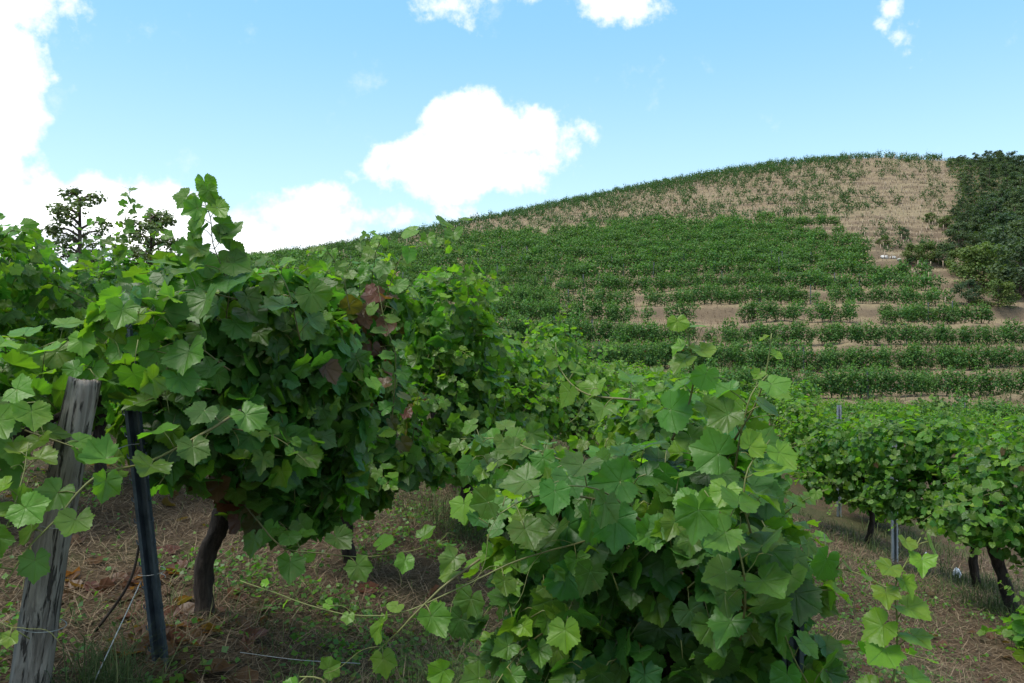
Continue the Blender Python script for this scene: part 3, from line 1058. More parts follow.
# two big dark crowns at the right edge
vine('dark leafy grapevine at the right edge with a thick leaning bare trunk', (4.78, 7.6),
     [B(1010, 490, 7.6, 0.62, 0.55, 0.45), B(1050, 470, 7.4, 0.55, 0.55, 0.5), B(980, 520, 7.4, 0.40, 0.45, 0.26), B(1040, 530, 7.3, 0.45, 0.4, 0.3)],
     1900, (0.06, 0.105), 'mid', 60, lean=(-0.25, 0.0), head_z=0.78, auto=13, tone=0.10, gap=0.25, zmin=-2.0, pet=0, r0=0.06,
     shoots=[dict(pts=[P(1000, 490, 6.8), P(970, 500, 6.7), P(945, 507, 6.7), P(925, 500, 6.7)], size=(0.12, 0.05), tone=(0.3, 0.7), gap=0.09, seed=61, label='pale shoot hanging out to the left')])
vine('broad dark grapevine with its trunk standing behind the thin pale post', (5.25, 9.0),
     [B(900, 448, 9.4, 0.60, 0.6, 0.42), B(955, 455, 9.0, 0.48, 0.55, 0.42), B(920, 495, 9.2, 0.62, 0.5, 0.36), B(960, 515, 8.8, 0.4, 0.4, 0.3)],
     2200, (0.06, 0.105), 'mid', 62, lean=(0.0, 0.0), head_z=0.85, auto=15, tone=0.14, gap=0.25, zmin=-2.05, pet=0, r0=0.05)
vine('grapevine left of the thin pale post, its foliage hanging low', (5.05, 11.4),
     [B(850, 450, 11.4, 0.6, 0.6, 0.42), B(870, 480, 11.2, 0.5, 0.5, 0.40), B(825, 470, 11.6, 0.42, 0.5, 0.4)],
     1900, (0.06, 0.105), 'mid', 63, head_z=0.85, auto=14, tone=0.16, gap=0.25, zmin=-2.35, pet=0, r0=0.045)
vine('low grapevine peeping in at the lower right corner', (5.0, 6.2),
     [B(1060, 640, 6.0, 0.36, 0.35, 0.22)], 120, (0.08, 0.13), 'mid', 64, trunk=True, head_z=0.3, auto=3, tone=0.25, pet=0, zmin=-3)

# ---- the foreground vine
fb = P(690, 900, 2.3)
vine('foreground grapevine with big leaves filling the lower middle of the view', (0.50, 2.35),
     [B(650, 495, 2.15, 0.25, 0.28, 0.15), B(728, 490, 2.1, 0.15, 0.24, 0.19), B(610, 540, 2.1, 0.24, 0.25, 0.20), B(700, 560, 2.05, 0.30, 0.30, 0.24),
      B(752, 640, 2.06, 0.15, 0.22, 0.25), B(800, 690, 1.95, 0.10, 0.12, 0.16), B(660, 660, 2.15, 0.32, 0.30, 0.26), B(585, 640, 2.3, 0.22, 0.22, 0.2), B(710, 730, 2.1, 0.30, 0.3, 0.22), B(550, 515, 2.35, 0.22, 0.2, 0.10), B(505, 465, 2.8, 0.20, 0.25, 0.10), B(545, 590, 2.3, 0.24, 0.2, 0.14), B(520, 660, 2.3, 0.20, 0.2, 0.08)],
     1800, (0.045, 0.100), 'hi', 70, head_z=0.5, auto=5, tone=0.17, gap=0.40, zmin=-1.6, auto_len=(0.2, 0.38), pet=0.6, face=(-0.05, -0.6, 0.25),
     shoots=[
         dict(label='tall thin shoot rising above the rest', pts=[P(672, 440, 1.98), P(690, 400, 1.95), P(694, 370, 1.92), P(688, 335, 1.9), P(678, 306, 1.9)], size=(0.097, 0.033), tone=(0.2, 0.75), gap=0.041, seed=73, r=(0.0035, 0.0012)),
         dict(pts=[P(735, 440, 1.95), P(758, 400, 1.9), P(768, 365, 1.88), P(772, 334, 1.88)], size=(0.084, 0.022), tone=(0.2, 0.9), gap=0.057, seed=72, tendril=0.6),
         dict(pts=[P(735, 470, 1.85), P(742, 430, 1.82), P(752, 395, 1.82), P(768, 375, 1.84)], size=(0.090, 0.066), tone=(0.15, 0.4), gap=0.045, seed=75),
         dict(label='separate bright shoot at the lower right', pts=[P(870, 740, 1.75), P(893, 680, 1.75), P(897, 630, 1.75), P(893, 590, 1.75), P(906, 560, 1.75), P(918, 538, 1.76)], size=(0.105, 0.045), tone=(0.5, 0.8), gap=0.042, seed=74, green=(0.6, 1)),
         dict(label='long thin shoot trailing left over bare ground', pts=[P(590, 540, 1.95), P(520, 560, 1.9), P(455, 590, 1.85), P(400, 612, 1.82), P(351, 614, 1.8), P(310, 604, 1.8), P(277, 592, 1.8), P(240, 580, 1.8)], size=(0.075, 0.015), tone=(0.2, 0.9), gap=0.10, seed=71, green=(0.5, 1), r=(0.0024, 0.001)),
         dict(pts=[P(600, 500, 1.95), P(560, 495, 1.9), P(525, 500, 1.88), P(490, 520, 1.86)], size=(0.097, 0.075), tone=(0.08, 0.2), gap=0.066, seed=76),
         dict(pts=[P(480, 560, 1.86), P(440, 590, 1.82), P(400, 630, 1.8), P(370, 660, 1.8)], size=(0.065, 0.063), tone=(0.3, 0.45), gap=0.10, seed=77),
         dict(pts=[P(640, 400, 2.0), P(585, 395, 2.05), P(560, 370, 2.1), P(556, 345, 2.1)], size=(0.084, 0.038), tone=(0.2, 0.6), gap=0.057, seed=78),
         dict(pts=[P(600, 470, 2.2), P(545, 455, 2.4), P(500, 440, 2.6), P(460, 440, 2.7)], size=(0.077, 0.060), tone=(0.15, 0.4), gap=0.066, seed=79),
         dict(pts=[P(640, 520, 1.8), P(600, 490, 1.72), P(555, 485, 1.7)], size=(0.104, 0.081), tone=(0.05, 0.15), gap=0.057, seed=80),
         dict(pts=[P(740, 640, 1.8), P(745, 590, 1.72), P(735, 540, 1.7), P(705, 490, 1.7)], size=(0.104, 0.081), tone=(0.06, 0.2), gap=0.049, seed=81),
         dict(pts=[P(760, 560, 1.8), P(745, 510, 1.76), P(748, 470, 1.76), P(770, 440, 1.8)], size=(0.084, 0.060), tone=(0.4, 0.75), gap=0.049, seed=82),
         dict(pts=[P(840, 740, 1.85), P(818, 700, 1.80), P(795, 660, 1.78), P(780, 620, 1.78)], size=(0.090, 0.075), tone=(0.06, 0.3), gap=0.057, seed=83),
         dict(pts=[P(560, 620, 2.2), P(520, 650, 2.1), P(490, 690, 2.0), P(470, 720, 2.0)], size=(0.071, 0.060), tone=(0.12, 0.3), gap=0.074, seed=84),
         dict(pts=[P(330, 690, 1.9), P(320, 678, 1.9), P(300, 676, 1.9)], size=(0.058, 0.060), tone=(0.3, 0.4), gap=0.057, seed=85),
     ])

# ================================================================== posts and wires
def wooden_post():
    top, foot = P(86, 380, 2.45), P(33, 690, 2.4)
    foot = foot + (foot - top) * 0.25
    foot[2] = min(foot[2], gz(foot[0], foot[1]) - 0.1)
    root = empty('wooden_post', (foot[0], foot[1], gz(foot[0], foot[1])), 'weathered grey wooden post leaning at the left edge, split at its top', 'post')
    org = np.array(root.location)
    ax = norm(top - foot)
    ln = np.linalg.norm(top - foot)
    n, k = 40, 70
    u = np.linspace(0, 1, k)
    th = np.arange(n) / n * 6.283
    e1 = norm(np.cross(ax, [0, 1.0, 0]))
    e2 = np.cross(ax, e1)
    nn = np.stack([np.cos(th)[None] * 3 + 0 * u[:, None], np.sin(th)[None] * 3 + 0 * u[:, None], u[:, None] * 2.5 + 0 * th[None]], -1).reshape(-1, 3)
    g = fbm(nn * 1.2, 4, 3).reshape(k, n)
    g2 = fbm(np.c_[nn[:, :2] * 3, nn[:, 2] * 1.0], 9, 3).reshape(k, n)
    R = (0.053 - 0.005 * u[:, None]) * (0.82 + 0.36 * g) - 0.012 * np.clip(g2 - 0.6, 0, 1) * 3
    bend = 0.018 * np.sin(u * 3.0)
    ctr = foot[None] + ax[None] * (u * ln)[:, None] + e1[None] * bend[:, None]
    jag = np.zeros((k, n))
    jag[-1] = 0.012 * (fbm(np.stack([np.cos(th) * 4, np.sin(th) * 4, th * 0], -1), 6, 2) - 0.5) * 2
    v = ctr[:, None] + R[..., None] * (np.cos(th)[None, :, None] * e1 + np.sin(th)[None, :, None] * e2) + jag[..., None] * ax
    v = v.reshape(-1, 3)
    i = np.arange(k - 1)[:, None] * n
    j = np.arange(n)[None]
    j2 = (j + 1) % n
    q = np.stack([i + j, i + j2, i + n + j2, i + n + j], -1).reshape(-1, 4)
    f = np.vstack([q[:, [0, 1, 2]], q[:, [0, 2, 3]]])
    mb = MB()
    c = len(v)
    inner = ctr[-1] + 0.5 * (v[-n:] - ctr[-1]) - ax * 0.006 + ax * (np.random.default_rng(5).random((n, 1)) - 0.5) * 0.01
    v = np.vstack([v, inner, [ctr[-1] - ax * 0.01]])
    b = (k - 1) * n
    for t in range(n):
        t2 = (t + 1) % n
        f = np.vstack([f, [(b + t, b + t2, c + t2), (b + t, c + t2, c + t), (c + t, c + t2, c + n)]])
    # turn the grain along the post: the mesh lives in the post's own frame
    o_ = v - org
    loc = np.stack([o_ @ e1, o_ @ e2, o_ @ ax], -1)
    mb.add(loc, f)
    o = mb.build('shaft', [M_WOOD], root)
    from mathutils import Matrix
    o.rotation_mode = 'QUATERNION'
    o.rotation_quaternion = Matrix([[e1[0], e2[0], ax[0]], [e1[1], e2[1], ax[1]], [e1[2], e2[2], ax[2]]]).to_quaternion()
    # wire wound round the post
    for h0, rr in ((0.62, 0.059), (0.36, 0.060)):
        w = MB()
        a = np.linspace(0, 6.283 * 1.15, 30)
        cc = foot + ax * ln * h0
        w.tube(cc + rr * (np.cos(a)[:, None] * e1 + np.sin(a)[:, None] * e2) + ax * (a * 0.002)[:, None] - org, 0.0016, 4)
        w.build('wire_tie', [M_WIRE], root)


def channel(mb, foot, top, yaw, w=0.05, dp=0.035, th=0.003, org=(0, 0, 0), flange=0.012):
    """a rolled channel section: open at the front, lips turned out, hooks punched along both edges"""
    foot, top, org = np.asarray(foot), np.asarray(top), np.asarray(org)
    ax = norm(top - foot)
    ln = np.linalg.norm(top - foot)
    e1 = norm(np.array([math.cos(yaw), math.sin(yaw), 0]) - ax * (math.cos(yaw) * ax[0] + math.sin(yaw) * ax[1]))
    e2 = np.cross(ax, e1)
    out = [(-w / 2 - flange, dp), (-w / 2, dp), (-w / 2, 0), (-w * 0.16, 0), (-w * 0.1, dp * 0.3), (w * 0.1, dp * 0.3), (w * 0.16, 0), (w / 2, 0), (w / 2, dp), (w / 2 + flange, dp)]
    out = np.array(out)
    nrm = np.gradient(out, axis=0)
    nrm = norm(np.stack([-nrm[:, 1], nrm[:, 0]], 1))
    loop = np.vstack([out, (out + nrm * th)[::-1]])
    m = len(loop)
    v = []
    for h in (0, ln):
        v.append(foot + ax * h + loop[:, :1] * e1 + loop[:, 1:] * e2 - org)
    v = np.vstack(v)
    f = []
    for i in range(m):
        i2 = (i + 1) % m
        f += [(i, i2, m + i2), (i, m + i2, m + i)]
    h = len(out)
    for b in (0, m):
        for i in range(h - 1):
            f += [(b + i, b + i + 1, b + m - 2 - i), (b + i, b + m - 2 - i, b + m - 1 - i)]
    mb.add(v, f)
    for s in np.arange(0.08, ln - 0.03, 0.075):
        for sg in (-1, 1):
            c0 = foot + ax * s + e1 * sg * (w / 2 + flange) + e2 * dp
            mb.tube(np.array([c0, c0 + e1 * sg * 0.007 + ax * 0.004, c0 + e1 * sg * 0.008 + ax * 0.018]) - org, [0.003, 0.003, 0.002], 4)
    return ax, e1, e2


def metal_post(foot, top, yaw, label, mat, w=0.05, group=None, dp=0.035, fl=0.012):
    root = empty('metal_post', foot, label, 'post', group)
    mb = MB()
    channel(mb, np.asarray(foot) - (np.asarray(top) - foot) * 0.08, top, yaw, w, dp, 0.003, foot, fl)
    mb.build('channel', [mat], root, smooth=False)
    return root


def near(px, py, d):
    p = P(px, py, d)
    p[2] = gz(p[0], p[1])
    return p


wooden_post()
mp_foot = near(164, 660, 2.8)
mp = metal_post(mp_foot, P(124, 298, 2.75), math.radians(178), 'dark blue grey metal channel post leaning beside the big vine', M_STEEL, 0.036, dp=0.03, fl=0.007)
wt = MB()
ctr = P(152, 578, 2.79)
a = np.linspace(0, 6.283 * 1.2, 26)
wt.tube(ctr + np.stack([0.045 * np.cos(a), 0.038 * np.sin(a), 0.004 * a], 1) - mp_foot, 0.0014, 4)
wt.build('wire_tie', [M_WIRE], mp)
metal_post(near(790, 900, 1.92), P(790, 562, 1.90), math.radians(172), 'grey metal channel post with open top inside the foreground vine', M_STEEL, 0.036, dp=0.034, fl=0.006)
metal_post(near(893, 566, 10.0), P(892, 440, 10.2), math.radians(200), 'thin pale galvanised post under the broad dark vine of the right row', M_STEEL2, 0.06, fl=0.018)
metal_post(near(838, 520, 13.2), P(838, 405, 13.2), math.radians(190), 'thin pale galvanised post left of the vine hanging low', M_STEEL2, 0.05)


def wire(name, pts, r, label, sag=0.0):
    p = np.asarray(pts, float)
    root_loc = p[0]
    q = spline(p, 24)
    q[:, 2] -= sag * np.sin(np.linspace(0, math.pi, 24))
    mb = MB()
    mb.tube(q - root_loc, r, 5)
    o = mb.build(name, [M_WIRE], None, root_loc)
    return tag(o, label, 'wire')


g1 = near(72, 700, 2.35)
wire('guy_wire', [ctr + [-0.02, -0.04, 0], g1], 0.0021, 'thin wire running down to the left from the dark metal post')
wire('trellis_wire', [P(60, 470, 2.43), P(150, 440, 2.79), P(230, 440, 3.3), P(350, 425, 4.5), P(450, 395, 5.9), P(520, 385, 8.5)], 0.0016, 'trellis wire stretched through the left row from the wooden post')
wire('trellis_wire', [P(790, 590, 1.92), P(740, 470, 4.5), P(722, 430, 8.2), P(716, 408, 12.4)], 0.0016, 'trellis wire running back from the post in the foreground vine')
wire('trellis_wire', [P(1060, 470, 7.2), P(892, 462, 10.2), P(838, 430, 13.2), P(800, 420, 18)], 0.0016, 'trellis wire strung between the two thin pale posts')
wire('loose_wire', [near(240, 612, 2.9) + [0, 0, 0.06], near(300, 616, 2.95) + [0, 0, 0.1], near(360, 612, 3.1) + [0, 0, 0.05]], 0.0014, 'loose grey wire lying across the straw below the big vine')

# fallen cane leaning by the metal post
mbc = MB()
c0 = near(95, 655, 3.0)
q = spline([c0 + [0, 0, 0.01], P(128, 585, 3.0), P(140, 540, 3.0), P(148, 470, 2.95)], 20)
mbc.tube(q - c0, np.linspace(0.006, 0.004, 20), 6)
tag(mbc.build('dead_cane', [M_BARK], None, c0), 'dark dead vine cane arching up from the ground left of the metal post', 'cane')

# white plastic behind the right trunks
def crumple(px, py, d, sx, sz, label, seed):
    c = near(px, py, d)
    rg = np.random.default_rng(seed)
    n, k = 16, 10
    th, ph = np.meshgrid(np.arange(n) / n * 6.283, np.linspace(0.02, math.pi - 0.02, k))
    u = np.stack([np.sin(ph) * np.cos(th), np.sin(ph) * np.sin(th), np.cos(ph)], -1).reshape(-1, 3)
    r = 0.55 + 0.9 * fbm(u * 2.4 + rg.random(3) * 30, seed, 3)
    v = u * r[:, None] * np.array([sx, sx * 0.6, sz])
    v[:, 2] += sz * 0.8
    i = np.arange(k - 1)[:, None] * n
    j = np.arange(n)[None]
    j2 = (j + 1) % n
    q = np.stack([i + j, i + n + j, i + n + j2, i + j2], -1).reshape(-1, 4)
    mb = MB()
    mb.add(v, np.vstack([q[:, [0, 1, 2]], q[:, [0, 2, 3]]]))
    tag(mb.build('plastic_sack', [M_PLASTIC], None, c, smooth=False), label, 'sack')


crumple(926, 552, 10.3, 0.05, 0.12, 'crumpled white plastic sack just right of the thin pale post', 3)
crumple(957, 568, 9.9, 0.05, 0.07, 'small white plastic sack between the trunks of the right row', 4)

# ================================================================== straw and grass
def blades(name, mat, n, area, ln, wd, tilt, tone, seed, label=None, thin=None):
    rg = np.random.default_rng(seed)
    x, y = area(rg, n)
    if thin is not None:
        k = thin(x, y, rg)
        x, y = x[k], y[k]
    n = len(x)
    d = np.hypot(x, y)
    z = ground_z(x, y)
    a = rg.random(n) * 6.283
    el = np.abs(rg.normal(tilt[0], tilt[1], n))
    L = rg.uniform(ln[0], ln[1], n)
    W = rg.uniform(wd[0], wd[1], n) * np.maximum(1, d / 5)
    dr = np.stack([np.cos(a) * np.cos(el), np.sin(a) * np.cos(el), np.sin(el)], 1)
    sd = np.stack([-np.sin(a), np.cos(a), 0 * a], 1)
    p0 = np.stack([x, y, z + 0.004 + 0.012 * rg.random(n)], 1)
    bend = np.stack([np.cos(a), np.sin(a), -0.9 + 0 * a], 1) * (L * 0.22)[:, None] * (el > 0.5)[:, None] + rg.standard_normal((n, 3)) * (L * 0.06)[:, None]
    p1 = p0 + dr * (L * 0.55)[:, None]
    p2 = p0 + dr * L[:, None] + bend
    v = np.stack([p0 - sd * W[:, None], p0 + sd * W[:, None], p1 + sd * W[:, None] * 0.8, p1 - sd * W[:, None] * 0.8, p2], 1)
    f = np.array([(0, 1, 2), (0, 2, 3), (3, 2, 4)])[None] + (np.arange(n) * 5)[:, None, None]
    t = np.clip(tone[0] + (tone[1] - tone[0]) * rg.random(n), 0, 1)
    c = np.zeros((n, 5, 4))
    c[..., 0] = t[:, None]
    mb = MB()
    mb.add(v.reshape(-1, 3), f.reshape(-1, 3), c.reshape(-1, 4))
    o = mb.build(name, [mat])
    tag(o, label, None, None, 'stuff')
    return o


def fan(d0, d1, pw=1.0, a0=-40, a1=40):
    def f(rg, n):
        d = d0 + (d1 - d0) * rg.random(n) ** pw
        a = np.radians(rg.uniform(a0, a1, n))
        return d * np.tan(a), d
    return f


tag(blades('straw', M_STRAW, 120000, fan(1.2, 12, 1.3), (0.05, 0.17), (0.0009, 0.0022), (0.08, 0.26), (0, 1), 1), 'dry mown grass and straw lying between the vine rows', 'straw')


def patches(x, y, rg):
    v = fbm(np.stack([x * 0.9, y * 0.9, x * 0], 1) + 9, 77, 3)
    return rg.random(len(x)) < 0.08 + sstep(v, 0.45, 0.62)


tag(blades('grass', M_GRASS, 80000, fan(1.8, 15, 1.1), (0.04, 0.14), (0.0009, 0.002), (0.8, 0.4), (0, 0.9), 2, thin=patches), 'thin green grass growing in patches between the vine rows', 'grass')


def tuft_area(cs):
    def f(rg, n):
        k = rg.integers(0, len(cs), n)
        c = np.array(cs)
        x = c[k, 0] + rg.normal(0, 1, n) * c[k, 2]
        y = c[k, 1] + rg.normal(0, 1, n) * c[k, 2]
        return x, y
    return f


cs = [(*near(px, py, d)[:2], r) for px, py, d, r in ((470, 525, 5.6, 0.22), (450, 505, 6.2, 0.25), (505, 520, 5.8, 0.2), (585, 660, 2.8, 0.12), (500, 660, 2.9, 0.14), (470, 640, 3.0, 0.12), (545, 610, 3.4, 0.2), (620, 650, 2.7, 0.15),
                                                    (450, 680, 2.6, 0.1), (105, 670, 2.5, 0.06), (310, 690, 2.5, 0.08), (990, 560, 9, 0.3), (930, 520, 12, 0.5), (870, 530, 11, 0.4), (1000, 600, 7.6, 0.2))]
tag(blades('tall_grass', M_GRASS, 5500, tuft_area(cs), (0.10, 0.30), (0.0011, 0.0024), (1.0, 0.32), (0.2, 0.85), 3), 'tufts of tall green grass in the alley beside the foreground vine', 'grass')


def hill_area(rg, n):
    d = rg.uniform(44, 205, n)
    return d * np.tan(np.radians(rg.uniform(-20, 36, n))), d


tag(blades('dry_tufts', M_STRAW, 60000, hill_area, (0.15, 0.55), (0.0008, 0.0016), (0.9, 0.4), (0.2, 1), 5), 'tufts of dry grass standing on the hillside banks', 'dry grass')


def bank_area(rg, n):
    d = rg.uniform(33, 66, n) ** 1.0
    return d * np.tan(np.radians(rg.uniform(-4, 36, n))), d


def bank_thin(x, y, rg):
    return rg.random(len(x)) < sstep(fbm(np.stack([x * 0.16, y * 0.3, x * 0], 1) + 3, 78, 3), 0.42, 0.62) + 0.7 * sstep(y, 47, 42)


tag(blades('bank_grass', M_GRASS, 60000, bank_area, (0.15, 0.5), (0.0014, 0.0026), (0.9, 0.4), (0.1, 1), 6, thin=bank_thin), 'green and yellowing grass on the banks at the foot of the hill', 'grass')


def weeds():
    rg = np.random.default_rng(8)
    mb, L = MB(), Leaves()
    x, y = fan(2.0, 9, 1.1)(rg, 12000)
    k = patches(x * 1.3 + 4, y * 1.3, rg)
    x, y = x[k], y[k]
    z = ground_z(x, y)
    n = len(x)
    for rep in range(4):
        p = np.stack([x + rg.normal(0, .03, n), y + rg.normal(0, .03, n), z + rg.uniform(0.01, 0.07, n)], 1)
        L.add(p, np.array([0, -0.2, 1]) + rg.standard_normal((n, 3)) * 0.5, rg.standard_normal((n, 3)), rg.uniform(0.015, 0.04, n), rg.uniform(0, 0.5, n), rg.random(n), (rg.random(n) < 0.1) * 0.7)
    L.emit(mb, 'lo', rg)
    o = mb.build('weeds', [M_LEAF, M_CANE])
    tag(o, 'low broad leaved weeds scattered over the straw', 'weeds', None, 'stuff')
    # fallen leaves
    mb, L = MB(), Leaves()
    n = 420
    x, y = fan(2.0, 8, 1.0)(rg, n)
    x[:90], y[:90] = tuft_area([(*near(162, 615, 2.95)[:2], 0.10), (*near(205, 615, 3.3)[:2], 0.14), (*near(120, 560, 3.6)[:2], 0.16)])(rg, 90)
    z = ground_z(x, y)
    L.add(np.stack([x, y, z + 0.015], 1), np.array([0, 0, 1]) + rg.standard_normal((n, 3)) * 0.35, rg.standard_normal((n, 3)), rg.uniform(0.05, 0.11, n), 0, rg.random(n), rg.uniform(0.75, 1, n))
    L.emit(mb, 'mid', rg)
    o = mb.build('dead_leaves', [M_LEAF, M_CANE])
    tag(o, 'withered brown vine leaves fallen on the straw', 'dead leaves', None, 'stuff')


weeds()

# ================================================================== the hillside vines
def hill_vine_mesh(seed, n, lod='lo', h=1.7, w=(0.66, 0.42), size=(0.11, 0.19), trunk=True, nshoot=7):
    rg = np.random.default_rng(seed)
    mb, L = MB(), Leaves()
    bl = []
    for j in range(4):
        bl.append((np.array([rg.uniform(-0.3, 0.3), rg.uniform(-0.08, 0.08), h * (0.30 + 0.15 * j)]), (w[0] * rg.uniform(0.75, 1.1), w[1] * rg.uniform(0.8, 1.1), h * rg.uniform(0.18, 0.27))))
    blob_leaves(L, rg, bl, n, size, 0.08, 0.22, None, 0.30, 3.0, 0.5)
    for k in range(nshoot):
        p0 = np.array([rg.uniform(-0.55, 0.55), rg.uniform(-0.2, 0.2), h * rg.uniform(0.6, 0.9)])
        d = norm([rg.normal(0, 0.35), rg.normal(0, 0.3), 1])
        ln = rg.uniform(0.25, 0.6)
        m = max(3, int(n * 0.02))
        u = np.linspace(0.2, 1, m)
        p = p0 + d * (ln * u)[:, None] + rg.standard_normal((m, 3)) * 0.04
        L.add(p, rg.standard_normal((m, 3)) + UP * 0.6 + np.array([0, -0.3, 0]), rg.standard_normal((m, 3)) - UP * 0.5, np.linspace(size[1] * 0.9, size[0] * 0.7, m), np.clip(0.3 + 0.35 * u + rg.normal(0, 0.1, m), 0, 1), rg.random(m), 0)
    L.emit(mb, lod, rg)
    if trunk:
        mb.tube(spline([(0, 0, -0.1), (rg.uniform(-.06, .06), 0, 0.3), (rg.uniform(-.1, .1), 0, 0.62)], 6), np.linspace(0.04, 0.03, 6), 5, m=1)
        mb.tube(spline([(-0.45, 0, 0.68), (0, 0, 0.6), (0.45, 0, 0.7)], 6), 0.018, 4, m=1)
    return mb


def px_of(p):
    return 512 + F * p[0] / p[1], 341.5 - F * p[2] / p[1]


def contour_rows():
    az = np.radians(np.linspace(-36, 40, 620))
    d = np.arange(36.0, 214.0, 0.35)
    A, D = np.meshgrid(az, d, indexing='ij')
    x, y = D * np.tan(A), D
    H = base_h(x, y)
    q = H / STEP + 0.8 * (vnoise(np.stack([x * 0.035, y * 0.035, x * 0], -1).reshape(-1, 3), 5).reshape(x.shape) - 0.5)
    q = np.maximum.accumulate(q, axis=1)
    rows = []
    levels = []
    for k in range(-4, 30):
        for s, fr in enumerate((0.10, 0.40, 0.72)):
            levels.append((k, s, k + fr))
    for k, s, lv in levels:
        above = q >= lv
        has = above.any(1) & ~above[:, 0]
        idx = above.argmax(1)
        pts = np.stack([x[np.arange(len(az)), idx], y[np.arange(len(az)), idx]], 1)
        seg = []
        for i in range(len(az)):
            if has[i] and (not seg or np.linalg.norm(pts[i] - seg[-1]) < 4):
                seg.append(pts[i])
            else:
                if len(seg) > 8:
                    rows.append((k, s, np.array(seg)))
                seg = [pts[i]] if has[i] else []
        if len(seg) > 8:
            rows.append((k, s, np.array(seg)))
    return rows


skyx = [280, 400, 480, 620, 720, 800, 880, 950, 1024]
skyy = [256, 235, 215, 190, 173, 160, 151, 153, 165]
grx = [0, 280, 400, 520, 600, 700, 800, 822, 845, 870, 920, 942, 970, 1000, 1030, 1100]
gry = [262, 262, 252, 240, 232, 226, 221, 230, 244, 252, 277, 299, 314, 330, 342, 352]


